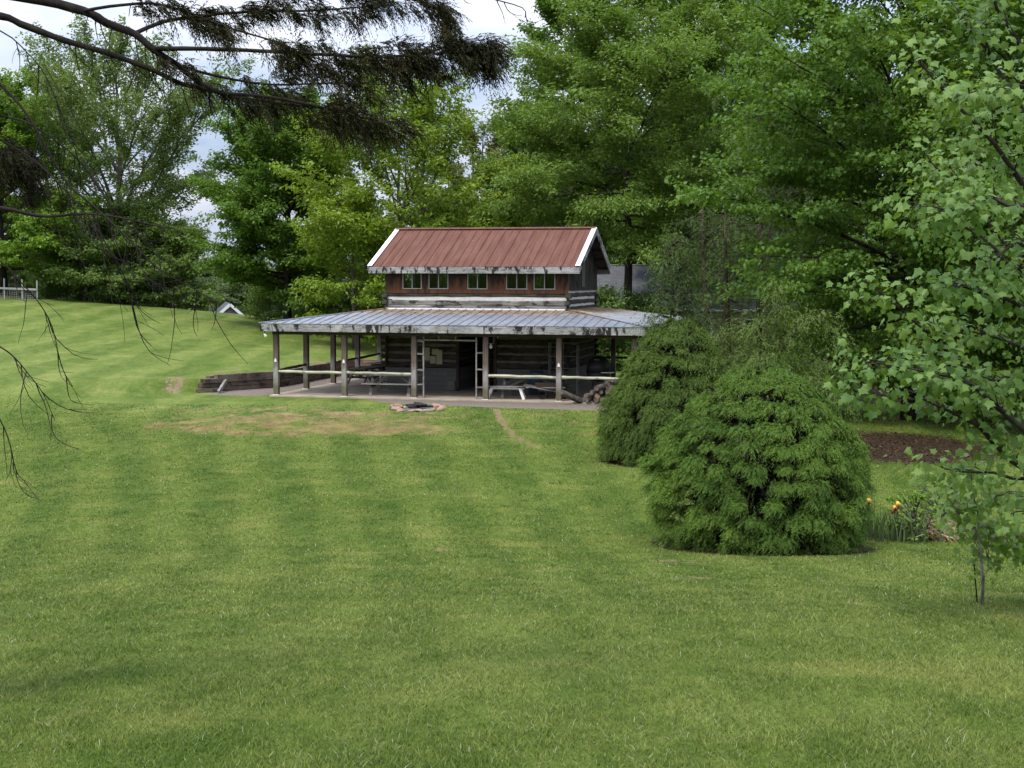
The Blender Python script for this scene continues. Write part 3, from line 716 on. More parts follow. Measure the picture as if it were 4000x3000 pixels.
def gable(uu, out, hole=None):
    m = MB(); v = V0
    while v < V1 - 1e-3:
        q = min(v + .2, V1); o = R.uniform(0, .012); z0 = 3.99
        segs = [(z0, None)]
        if hole and hole[0] < (v + q) / 2 < hole[1]: segs = [(z0, hole[2]), (hole[3], None)]
        for (za, zb) in segs:
            x0, x1 = (uu - .04, uu + .02 + o) if out > 0 else (uu - .02 - o, uu + .04)
            ta, tb = (zb or roofz(v) - .05), (zb or roofz(q) - .05)
            m.hexa([(x0, v + .0015, za), (x1, v + .0015, za), (x1, q - .0015, za), (x0, q - .0015, za), (x0, v + .0015, ta), (x1, v + .0015, ta), (x1, q - .0015, tb), (x0, q - .0015, tb)])
        if not hole or not (hole[0] - .03 < v < hole[1] + .03):
            xb = uu + out * .034
            m.box(min(xb, xb + out * .02), max(xb, xb + out * .02), v - .02, v + .02, z0, roofz(v) - .06)      # batten over the joint
        v = q
    return m.build('gable_wall', M['board_dark'], cab)
gr_ = gable(U1, 1); gl_ = gable(U0, -1, (5.7, 7.1, 4.1, 4.85))
MB().box(U1 + .03, U1 + .075, 6.05, 6.75, 4.12, 5.1).build('hatch', M['board_dark'], gr_)
GL, GR = .62, .52
a0, a1 = U0 - GL, U1 + GR; ve0, ve1 = V0 - EV - .05, V1 + EV + .05
zl = roofz(ve0)
metal_slope((a0, ve0, zl), (a1, ve0, zl), (a1, VM, ZRG), (a0, VM, ZRG), M['red_roof'], 'upper_roof', cab, step=.305, rib=.028, ribw=.036, alt=True)
metal_slope((a1, ve1, zl), (a0, ve1, zl), (a0, VM, ZRG), (a1, VM, ZRG), M['red_roof'], 'upper_roof', cab, step=.305, rib=.028, ribw=.036, alt=True)
m = MB()                                                  # boarded underside of the roof
for s_ in (0, 1):
    vv = ve0 + .06 if s_ == 0 else ve1 - .06
    m.hexa([(a0 + .03, vv, roofz(vv) - .07), (a1 - .03, vv, roofz(vv) - .07), (a1 - .03, VM, ZRG - .07), (a0 + .03, VM, ZRG - .07), (a0 + .03, vv, roofz(vv) - .024), (a1 - .03, vv, roofz(vv) - .024), (a1 - .03, VM, ZRG - .024), (a0 + .03, VM, ZRG - .024)])
m.build('roof_deck', M['dark_wood'], cab)
for v in np.linspace(V0 - .2, V1 + .2, 9): MB().beam((U1 + .06, v, roofz(v) - .12), (a1 - .04, v, roofz(v) - .12), .05, .09).build('lookout_rafter', M['dark_wood'], cab)
MB().box(a0 - .01, a1 + .01, V0 - EV - .045, V0 - EV, ZEV - .285, ZEV - .015).build('eave_board', M['fascia'], cab)
MB().box(a0 - .01, a1 + .01, V1 + EV, V1 + EV + .045, ZEV - .285, ZEV - .015).build('eave_board', M['fascia'], cab)
MB().box(a0 + .02, a1 - .02, V0 - EV + .005, V0 - .03, ZEV - .24, ZEV - .21).build('soffit', M['dark_wood'], cab)
for (uu, s_) in ((a0, -1), (a1, 1)):
    for vv in (ve0 + .01, ve1 - .01):
        p0, p1 = Vector((uu + s_ * .012, vv, roofz(vv) - .125)), Vector((uu + s_ * .012, VM, ZRG - .125))
        MB().beam(p0, p1, .045, .20).build('rake_board', M['fascia'], cab)
        q0, q1 = Vector((uu - s_ * .055, vv - (.04 if vv < VM else -.04), roofz(vv) + .034)), Vector((uu - s_ * .055, VM, ZRG + .034))
        MB().beam(q0, q1, .19, .016).build('rake_trim', M['white'], cab)
m = MB(); m.beam((a0, VM - .07, ZRG + .028), (a1, VM - .07, ZRG + .028), .16, .014, up=(0, -sl, 1)); m.beam((a0, VM + .07, ZRG + .028), (a1, VM + .07, ZRG + .028), .16, .014, up=(0, sl, 1))
m.build('ridge_cap', M['red_roof'], cab)

# porch rails of split logs
def rail(p0, p1, mat='rail', name='rail', r0=.055, parent=cab):
    p0, p1 = Vector(p0), Vector(p1); n = 9
    pts = [p0.lerp(p1, i / n) + Vector((0, 0, R.uniform(-.012, .012))) for i in range(n + 1)]
    return MB().tube(pts, [r0 * R.uniform(.85, 1.12) for _ in pts], 7).build(name, M[mat], parent)
for i in (0, 1, 3, 4): rail((i * Bay + .1, -.02, .90 - (.02 if i > 2 else 0)), ((i + 1) * Bay - .1, -.02, .88 - (.02 if i > 2 else 0)))
rail((.0, .1, .92), (.0, SB - .1, .98), 'beam'); rail((.0, 2 * SB + .1, .88), (.0, 3 * SB - .1, .92), 'beam', r0=.045); rail((.0, 3 * SB + .1, .90), (.0, 4 * SB - .1, .96), 'beam', r0=.06)
rail((.1, VE, .92), (2.9, VE, .92), 'beam'); rail((5.6, VE, .95), (8.15, VE, .95), 'beam'); rail((8.35, VE, .95), (13.6, VE, .95), 'beam')
for k in range(4): rail((UE, k * SB + .1, .92), (UE, (k + 1) * SB - .1, .92), 'beam')

# ladder-like trellis framing the porch entrance
u2, u3 = 2 * Bay, 3 * Bay
ent = MB()
for (ua, ub_) in ((u2 + .36, u2 + .10), (u3 - .36, u3 - .10)):
    ent.box(ua - .025, ua + .025, -.03, .03, 0.0, H - .02)
    for z in ((.02, .50, 1.05, 1.65, 2.12) if ua < 7 else (.02, .45, 1.10, 1.72)):
        ent.beam((ua, 0, z + R.uniform(-.02, .02)), (ub_, 0, z), .045, .05)
ent.box(u2 + .30, u3 - .39, -.03, .03, H - .17, H - .12); ent.box(u2 + .1, u2 + .335, -.03, .03, H - .17, H - .12)
for u in (u2 + .95, u2 + 1.6): ent.box(u - .02, u + .02, -.028, .028, H - .12, H)
ent.build('entry_trellis', M['table_wood'], cab)

def W(u, v, z=0): x, y = from_uv(u, v); return (x, y, z)

# lamps on the porch
fl = empty('flood_light', 'small white flood lamp under the left front corner of the porch eave', 'lamp', W(-.33, -.30, 2.36), -YAW)
MB().tube([(0, 0, .12), (.0, -.03, .03), (.02, -.07, -.06)], .018, 8).build('bracket', M['black'], fl)
q = MB().lathe([(.02, .06), (.035, .03), (.06, -.04), (.062, -.06), (.02, -.07)], 12).build('lamp_head', M['bulb'], fl, True); q.location = (.05, -.10, -.07); q.rotation_euler = (.6, -.5, 0)
bl_ = empty('hanging_bulb', 'bare white light bulb in a grey socket hanging below the porch beam', 'lamp', W(8.30, .55, 2.3), -YAW)
MB().box(-.13, .13, -.05, .05, .0, .025).build('mounting_plate', M['white_paint'], bl_)
MB().tube([(-.11, 0, 0), (-.10, 0, -.26), (.10, 0, -.26), (.11, 0, 0)], .02, 6).build('bracket', M['table_wood'], bl_)
MB().lathe([(.022, -.26), (.025, -.30), (.05, -.35), (.058, -.39), (.045, -.43), (.012, -.45)], 14).build('bulb', M['bulb'], bl_, True)

# paper sheets pinned to the cabin wall
nb = empty('notice_papers', 'pale paper maps pinned overlapping on the dark log wall behind the ladder', 'notice', W(4.74, V0 - .045, 1.0), -YAW)
for (a, b, z0, z1, o) in ((0, .31, .20, .71, 0), (.41, .69, .43, .66, .008), (.59, .83, .05, .62, 0), (.33, .56, .08, .38, .006)):
    MB().box(a, b, -o - .004, -o, z0, z1).build('sheet', M['paper'], nb)

# ------------------------------------------------------------------ porch furniture
def picnic_table(label, loc, rz, L=1.8, group='picnic tables under the porch'):
    t = empty('picnic_table', label, 'picnic table', loc, rz, group)
    m = MB()
    for k in range(5): m.box(-L / 2, L / 2, -.37 + k * .15, -.37 + k * .15 + .14, .72, .76, .006)
    m.build('tabletop', M['table_wood'], t)
    for s_ in (-1, 1):
        m = MB()
        for k in range(2): m.box(-L / 2 - R.uniform(0, .08), L / 2 + R.uniform(0, .05), s_ * .68 - .135 + k * .14, s_ * .68 - .135 + k * .14 + .13, .42, .46, .006)
        m.build('seat', M['table_wood'], t)
    for x in (-L / 2 + .3, L / 2 - .3):
        for s_ in (-1, 1): MB().beam((x, s_ * .62, 0), (x, s_ * .20, .72), .045, .12, up=(1, 0, 0)).build('leg', M['table_wood'], t)
        MB().box(x + .03, x + .07, -.80, .80, .33, .42).build('crosspiece', M['beam'], t)
        MB().box(x + .03, x + .07, -.36, .36, .63, .72).build('crosspiece', M['beam'], t)
        MB().beam((x + (.06 if x < 0 else -.0), 0, .36), (x * .28, 0, .71), .04, .08).build('brace', M['table_wood'], t)
    return t
picnic_table('grey picnic table directly behind the left front rail, beside the entrance ladder', W(4.25, 1.35), -YAW + .03, 2.1)
picnic_table('grey picnic table behind the leaning log and woodpile at the right of the porch', W(9.75, 1.35), -YAW - .02, 2.7)
picnic_table('weathered picnic table on the left side porch beside the log wall corner', W(1.75, 5.6), -YAW + math.radians(84), 2.3)
picnic_table('farthest picnic table at the back of the left side porch', W(1.3, 9.2), -YAW + math.radians(78), 2.0)

bn = empty('bench', 'white A-legged bench standing just right of the porch entrance', 'bench', W(8.92, .32), -YAW)
MB().box(-.72, .90, -.13, .16, .44, .475, .006).build('seat', M['grey_wood'], bn)
MB().box(-.55, .70, -.03, .03, .37, .43).build('apron', M['white_paint'], bn)
for x in (-.5, .55):
    s_ = -1 if x < 0 else 1
    MB().beam((x + s_ * .17, -.10, 0), (x, -.04, .44), .07, .10, up=(1, 0, 0)).build('leg', M['white_paint'], bn)
    MB().beam((x + s_ * .17, .22, 0), (x, .10, .44), .07, .10, up=(1, 0, 0)).build('leg', M['table_wood'], bn)

ba = empty('barrel', 'dark blue plastic barrel standing against the cabin wall behind the bench', 'barrel', W(9.55, 2.75), -YAW)
MB().lathe([(.27, 0), (.29, .03), (.295, .25), (.31, .28), (.295, .31), (.295, .56), (.31, .59), (.295, .62), (.29, .84), (.27, .88)], 20).build('drum', M['blue'], ba, True)
MB().lathe([(.255, .885), (.255, .90), (.20, .905)], 20).build('lid', M['black'], ba)

sh = empty('storage_shelf', 'pale framed storage shelf against the right log wall of the porch', 'shelf', W(9.98, 3.05), -YAW)
for x in (0, .5, 1.1):
    for y in (0, .35): MB().box(x - .02, x + .02, y - .02, y + .02, 0, 2.0 if x < 1 else 1.9).build('upright', M['table_wood'], sh)
for z in (.35, .98, 1.45, 1.97): MB().box(-.02, 1.12, -.018, .368, z, z + .025).build('board', M['table_wood'], sh)
for z, x, mat in ((1.475, .2, 'green_tray'), (1.475, .34, 'table_wood'), (1.005, .2, 'black')):
    tag(MB().lathe([(.05, 0), (.055, .02), (.055, .16), (.03, .20), (.02, .25)], 10).build('bottle', M[mat], None, True), {'.2 1.475': 'dim bottle on the upper board of the porch shelf, left of another', '.34 1.475': 'dim bottle on the upper board of the porch shelf, right of another', '.2 1.005': 'black bottle on the middle board of the porch shelf'}[f'{str(x)[1:]} {z}'], 'bottle').location = W(9.98 + x, 3.2, z)

gl = empty('smoker_grill', 'big black domed smoker grill in the dark right corner of the porch', 'grill', W(12.05, 2.35), -YAW)
MB().lathe([(.05, .55), (.30, .60), (.44, .75), (.47, .95)], 24).build('bowl', M['black'], gl, True)
MB().lathe([(.475, .96), (.46, 1.15), (.38, 1.36), (.22, 1.50), (.05, 1.54)], 24).build('lid', M['black'], gl, True)
MB().tube([(-.1, -.36, 1.42), (-.1, -.43, 1.42), (.1, -.43, 1.42), (.1, -.36, 1.42)], .012, 6).build('handle', M['table_wood'], gl)
for k in range(3):
    a = 2.1 * k + .4; MB().tube([(.30 * math.cos(a), .30 * math.sin(a), .62), (.42 * math.cos(a), .42 * math.sin(a), 0)], .02, 6).build('leg', M['black'], gl)
MB().box(.16, .62, -.46, -.14, .93, .955).build('side_shelf', M['white_paint'], gl)

wb = empty('wheelbarrow', 'old wheelbarrow with black tubular legs parked behind the right porch post', 'wheelbarrow', W(10.28, .75), -YAW + .1)
m = MB(); m.hexa([(-.18, -.15, .30), (.42, -.15, .30), (.42, .15, .30), (-.18, .15, .30), (-.32, -.30, .60), (.62, -.30, .60), (.62, .30, .60), (-.32, .30, .60)])
m.build('tray', M['green_tray'], wb)
for s_ in (-1, 1):
    MB().tube([(-.5 * .3, s_ * .19, .33), (-.19, s_ * .20, .10), (-.10, s_ * .20, .015), (.02, s_ * .20, .015), (.10, s_ * .20, .10), (.12, s_ * .19, .33)], .017, 7).build('leg', M['black'], wb)
    MB().beam((-.75, s_ * .30, .52), (.75, s_ * .07, .24), .04, .05).build('handle', M['table_wood'], wb)
q = MB().lathe([(.13, -.04), (.19, -.035), (.20, 0), (.19, .035), (.13, .04)], 18).build('wheel', M['rubber'], wb, True); q.location = (.72, 0, .20); q.rotation_euler = (math.pi / 2, 0, 0)

# ------------------------------------------------------------------ woodpile
def log_mesh(seed, L=.5, r=.085):
    r_ = random.Random(seed); m = MB(); n = 9
    prof = [(r * (1 + r_.uniform(-.14, .14))) for _ in range(n)]
    vs = []
    for i in range(3):
        for k in range(n):
            t = 2 * math.pi * k / n; q = prof[k] * (1 + r_.uniform(-.05, .05)); vs.append((q * math.cos(t), (i / 2 - .5) * L, q * math.sin(t)))
    m.add(vs, [(i * n + k, (i + 1) * n + k, (i + 1) * n + (k + 1) % n, i * n + (k + 1) % n) for i in range(2) for k in range(n)])
    ends = (MB().add([(v[0] * .97, v[1] - .003, v[2] * .97) for v in vs[:n]], [tuple(range(n))]), MB().add([(v[0] * .97, v[1] + .003, v[2] * .97) for v in vs[2 * n:]], [tuple(range(n - 1, -1, -1))]))
    return m, ends
M['log_end'] = wood_mat('log_end', (.19, .115, .07), (.34, .22, .14), (.10, .07, .05), .8)
M['log_end_grey'] = wood_mat('log_end_grey', (.07, .056, .044), (.16, .13, .105), (.03, .026, .022), .8)
protos = []
for k in range(6):
    m, ends = log_mesh(40 + k, .48, .075 + .009 * k)
    o_ = m.build('firewood_log', M['bark'], None, False); [q.build('cut_end', M['log_end' if k == 4 else 'log_end_grey'], o_) for q in ends]; protos.append(o_)
GRP = 'split logs heaped in the woodpile'
used = set(); cnt = 0
for row in range(5):
    nrow = 9 - row * 2
    for k in range(nrow):
        i = R.randrange(6)
        if i in used: o_ = copy_tree(protos[i])
        else: o_ = protos[i]; used.add(i)
        for dpt in (0,):
            o_.location = W(12.0 + row * .19 + k * .185 + R.uniform(-.02, .02), -.02 + R.uniform(-.16, .16), .09 + row * .150 + R.uniform(-.012, .012))
            o_.rotation_euler = (R.uniform(-.16, .16), R.uniform(0, 6.28), -YAW + R.uniform(-.6, .6))
        tag(o_, 'round cut firewood log in the woodpile at the right end of the porch', 'firewood log', GRP); cnt += 1
for i in range(6):
    if i not in used: [bpy.data.objects.remove(q) for q in list(protos[i].children)]; bpy.data.objects.remove(protos[i])
m, ends = log_mesh(77, .95, .11)
o_ = m.build('leaning_log', M['bark'], None); [q.build('cut_end', M['log_end_grey'], o_) for q in ends]
o_.location = W(11.55, -.42, .20); o_.rotation_euler = (math.radians(-24), .3, -YAW + math.radians(-52)); tag(o_, 'long thick log leaning off the porch edge in front of the woodpile', 'log')
o_ = copy_tree(protos[0] if 0 in used else protos[1]); o_.location = W(12.95, -.10, .78); o_.rotation_euler = (.0, .2, -YAW + .9); o_.scale = (1.15, 1, 1.15)
tag(o_, 'pale fresh cut log sitting on top of the woodpile', 'firewood log')

# ------------------------------------------------------------------ fire ring
fc = gpt(1632, 1600)
sp_ = []
def stone(seed, sx, sy, sz):
    r_ = random.Random(seed); m = MB(); n = 8
    rings = [(.0, .80), (.35, 1.0), (.75, .86), (1.0, .55)]
    f_ = [r_.uniform(.75, 1.2) for _ in range(n)]
    vs = [(sx * k_ * f_[k] * math.cos(2 * math.pi * k / n) * r_.uniform(.9, 1.1), sy * k_ * f_[k] * math.sin(2 * math.pi * k / n) * r_.uniform(.9, 1.1), sz * (z + r_.uniform(-.08, .08))) for z, k_ in rings for k in range(n)]
    m.add(vs, [(i * n + k, i * n + (k + 1) % n, (i + 1) * n + (k + 1) % n, (i + 1) * n + k) for i in range(3) for k in range(n)] + [tuple(range(n - 1, -1, -1)), tuple(3 * n + k for k in range(n))])
    return m.build('fire_ring_stone', M['stone'])
sp_ = [stone(900 + k, .16 + .03 * (k % 3), .11 + .02 * (k % 2), 0.10 + .02 * (k % 3)) for k in range(6)]
for k in range(17):
    a = 2 * math.pi * k / 17 + R.uniform(-.08, .08); rr = .80 + R.uniform(-.08, .10)
    o_ = sp_[k] if k < 6 else sp_[k % 6].copy()
    if k >= 6: C.objects.link(o_)
    x, y = fc.x + rr * math.cos(a), fc.y + rr * 1.05 * math.sin(a)
    o_.location = (x, y, gz(x, y) - .03 + R.uniform(0, .03)); o_.rotation_euler = (R.uniform(-.25, .25), R.uniform(-.25, .25), a + math.pi / 2 + R.uniform(-.5, .5)); s_ = R.uniform(.8, 1.25); o_.scale = (s_, s_, s_ * R.uniform(.8, 1.15))
    tag(o_, 'rough red-brown stone in the fire ring on the lawn', 'stone', 'stones of the fire ring')
tag(MB().lathe([(.70, 0), (.55, .03), (.25, .045), (.02, .05)], 20, (fc.x, fc.y, fc.z - .005)).build('ash_bed', M['ash'], None, True), 'grey ash bed inside the stone fire ring', 'ash', kind='stuff')
for k, (a, l) in enumerate(((.3, .9), (1.5, .7), (-.5, .8), (2.4, .6))):
    m = MB(); m.tube([(-l / 2, 0, 0), (0, R.uniform(-.02, .02), .01), (l / 2, 0, 0)], [.045, .05, .035], 7)
    o_ = m.build('charred_stick', M['char']); o_.location = (fc.x + .1 * math.cos(k * 2), fc.y + .1 * math.sin(k * 2), fc.z + .10 + .03 * k); o_.rotation_euler = (0, R.uniform(-.1, .1), a)
    tag(o_, 'blackened half-burnt stick lying across the ash of the fire ring', 'stick', 'charred sticks in the fire ring')

# ------------------------------------------------------------------ timber retaining wall and loose timbers
rw = empty('retaining_wall', 'dark stacked timber retaining wall curving left of the porch below the hill', 'retaining wall', W(-1.75, 4.2), -YAW)
def wl(u, v): return (u + 1.75, v - 4.2)
for row in range(4):
    m_rows = [((-3.55, .95), (-1.78, 4.15)), ((-1.78, 4.15), (-1.78, 7.3)), ((-1.78, 7.3), (-1.78, 10.4)), ((-1.78, 10.4), (-1.78, 13.5)), ((-1.78, 13.5), (1.6, 13.55)), ((1.6, 13.55), (5.0, 13.55))]
    for j, (p, q) in enumerate(m_rows):
        p, q = Vector(wl(*p)).to_3d(), Vector(wl(*q)).to_3d(); cut = R.uniform(.35, .65) if (row + j) % 2 else 1
        if j == 0 and row == 3: p = p.lerp(q, .18)
        if j == 0 and row < 2: p = p.lerp(q, -.02)
        z = row * .165 - .04
        segs = [(0, cut - .004), (cut + .004, 1)] if cut < 1 else [(0, 1)]
        for a, b in segs:
            A, Bq = p.lerp(q, a), p.lerp(q, b); of = R.uniform(-.045, .045)
            d = (Bq - A).normalized(); nn = Vector((d.y, -d.x, 0)); n = 6
            mb = MB(); A = A + nn * of; Bq = Bq + nn * of; A.z = z + R.uniform(-.018, .018) + .08; Bq.z = z + R.uniform(-.018, .018) + .08
            mb.beam(A, Bq, .28, .155); mb.build('timber', M['timber' if not (j >= 3 and row > 1) else 'timber_brown'], rw)
def loose(label, pa, pb, w, h, lift, mat='timber_brown'):
    a, b = Vector(pa), Vector(pb); c = (a + b) / 2; m = MB(); n = 5; d = (b - a)
    pts = [(-d / 2).lerp(d / 2, i / n) for i in range(n + 1)]
    for p, q in zip(pts[:-1], pts[1:]): m.beam(p, q, w * R.uniform(.92, 1.06), h * R.uniform(.92, 1.06))
    o_ = m.build('loose_timber', M[mat]); o_.location = (c.x, c.y, c.z + h / 2 + lift); tag(o_, label, 'timber')
p, q = gpt(812, 1500), gpt(895, 1490)
loose('split brown timber on the grass bank at the left end of the retaining wall', (p.x, p.y, p.z), (q.x, q.y + .4, q.z + .10), .22, .15, .02)
p, q = gpt(768, 1535), gpt(850, 1532)
loose('grey timber lying on the ground at the very left front of the retaining wall', (p.x, p.y, p.z), (q.x, q.y, q.z), .22, .17, -.02, 'timber')
p, q = gpt(853, 1538), gpt(893, 1512)
loose('short pale timber propped slanting against the end of the retaining wall', (p.x, p.y, p.z - .02), (q.x, q.y, q.z + .30), .09, .16, -.02, 'table_wood')

# ------------------------------------------------------------------ houses beyond, garden fence
def slab_roof(parent, a, b, c, d, mat, name='roof', th=.08):
    """a roof plane as its own child whose local XY lies in the plane (for the shingle courses)"""
    a, b, c, d = map(Vector, (a, b, c, d)); x = (b - a).normalized(); n = x.cross(d - a).normalized(); y = n.cross(x)
    loc = [((p - a).dot(x), (p - a).dot(y)) for p in (a, b, c, d)]
    m = MB(); m.hexa([(p[0], p[1], -th) for p in loc] + [(p[0], p[1], 0) for p in loc]); o_ = m.build(name, mat, parent)
    o_.matrix_local = Matrix((( x.x, y.x, n.x, a.x), (x.y, y.y, n.y, a.y), (x.z, y.z, n.z, a.z), (0, 0, 0, 1))); return o_
nx, ny = at(2720, 1200, 88).x, 88.0; ngz = gz(nx, ny) - .6
nh = empty('neighbour_house', 'low cream-sided house with a long grey shingle roof behind the trees', 'house', (nx, ny, ngz), math.radians(-4))
hw = 6.0; e_z = at(2700, 1204, 85).z - ngz; r_z = at(2700, 1036, 89).z - ngz
MB().box(-hw, hw, -3.2, 4.2, 0, e_z - .12).build('wall', M['cream'], nh)
slab_roof(nh, (-hw - .4, -3.7, e_z), (hw + .4, -3.7, e_z), (hw + .4, .5, r_z), (-hw - .4, .5, r_z), M['shingle'])
slab_roof(nh, (hw + .4, 4.7, e_z), (-hw - .4, 4.7, e_z), (-hw - .4, .5, r_z), (hw + .4, .5, r_z), M['shingle'])
for s_ in (-1, 1):
    MB().add([(s_ * (hw - .01), -3.2, e_z - .12), (s_ * (hw - .01), 4.2, e_z - .12), (s_ * (hw - .01), .5, r_z - .15), (s_ * (hw - .2), -3.2, e_z - .12), (s_ * (hw - .2), 4.2, e_z - .12), (s_ * (hw - .2), .5, r_z - .15)], [(0, 1, 2), (5, 4, 3), (0, 3, 4, 1), (1, 4, 5, 2), (2, 5, 3, 0)]).build('gable_wall', M['cream'], nh)
MB().box(-hw - .4, hw + .4, -3.83, -3.705, e_z - .16, e_z - .02).build('gutter', M['white'], nh)
MB().box(-hw - .4, hw + .4, .40, .60, r_z - .01, r_z + .05).build('ridge_cap', M['grey_wood'], nh)
for x in (-3.5, .2, 3.2):
    f_ = MB(); f_.box(x - .55, x + .55, -3.26, -3.21, .75, .83); f_.box(x - .55, x + .55, -3.26, -3.21, 1.87, 1.95); f_.box(x - .55, x - .47, -3.26, -3.21, .83, 1.87); f_.box(x + .47, x + .55, -3.26, -3.21, .83, 1.87); f_.box(x - .02, x + .02, -3.25, -3.21, .83, 1.87)
    w_ = f_.build('window', M['white'], nh); MB().box(x - .47, x + .47, -3.225, -3.205, .83, 1.87).build('pane', M['black'], w_)

apx = at(870, 1204, 126)
shd = empty('garage', 'small grey gabled building whose roof peak shows over the hill crest', 'building', (apx.x - .1, apx.y + 3.0, apx.z - 4.15), math.radians(14))
zr_, ze_, wd = 4.6, 2.4, 2.5
MB().box(-wd, wd, -3, 5, 0, ze_ - .05).build('wall', M['grey_siding'], shd)
MB().add([(-wd, -3, ze_ - .05), (wd, -3, ze_ - .05), (0, -3, zr_ - .12), (-wd, -2.8, ze_ - .05), (wd, -2.8, ze_ - .05), (0, -2.8, zr_ - .12)], [(0, 1, 2), (5, 4, 3), (0, 3, 4, 1), (1, 4, 5, 2), (2, 5, 3, 0)]).build('gable_wall', M['grey_siding'], shd)
slab_roof(shd, (-wd - .35, 5.3, ze_ - .3), (-wd - .35, -3.3, ze_ - .3), (0, -3.3, zr_), (0, 5.3, zr_), M['shingle'])
slab_roof(shd, (wd + .35, -3.3, ze_ - .3), (wd + .35, 5.3, ze_ - .3), (0, 5.3, zr_), (0, -3.3, zr_), M['shingle'])
for s_ in (-1, 1): MB().beam((s_ * (wd + .35), -3.36, ze_ - .42), (0, -3.36, zr_ - .12), .1, .24).build('rake_board', M['white'], shd)

fx0 = at(-60, 1180, 88)
fe = empty('garden_fence', 'white post and rail garden fence with wire mesh on the left hill crest', 'fence', (at(40, 1180, 88).x, 88.0, 0), 0)
for px in (-60, 18, 88, 146):
    p = at(px, 1180, 88); b = gz(p.x, 88); MB().box(p.x - fe.location.x - .035, p.x - fe.location.x + .035, -.035, .035, b - .1, b + 1.3).build('post', M['white_pvc'], fe)
pl, pr_ = at(-60, 1180, 88), at(146, 1180, 88)
for hz_ in (.62,):
    MB().beam((pl.x - fe.location.x, -.06, gz(pl.x, 88) + hz_ + .02), (pr_.x - fe.location.x, -.06, gz(pr_.x, 88) + hz_ + .12), .05, .12).build('rail', M['white_pvc'], fe)
m = MB()
for k in range(24):
    t = k / 23; x = pl.x + (pr_.x - pl.x) * t - fe.location.x; m.beam((x, .0, gz(x + fe.location.x, 88)), (x, .0, gz(x + fe.location.x, 88) + .62), .012, .012)
for k in range(5): m.beam((pl.x - fe.location.x, 0, gz(pl.x, 88) + .1 + .12 * k), (pr_.x - fe.location.x, 0, gz(pr_.x, 88) + .1 + .12 * k), .012, .012)
m.build('wire_mesh', M['grey_wood'], fe)
# ------------------------------------------------------------------ broadleaf trees
def perp(d):
    a = np.cross(d, (0, 0, 1.0)); return a / max(np.linalg.norm(a), 1e-6)

def rot_about(v, ax, a):
    return v * math.cos(a) + np.cross(ax, v) * math.sin(a) + ax * np.dot(ax, v) * (1 - math.cos(a))

PROF = {'oval': lambda t: max(.12, math.sin(math.pi * (.16 + .80 * t)) ** .8), 'dome': lambda t: max(.15, (1 - t ** 2.2) ** .6),
        'cone': lambda t: max(.10, (1 - t) ** .8), 'vase': lambda t: max(.2, math.sin(math.pi * (.05 + .85 * t)) ** .9), 'column': lambda t: max(.22, 1 - .75 * t ** 2)}

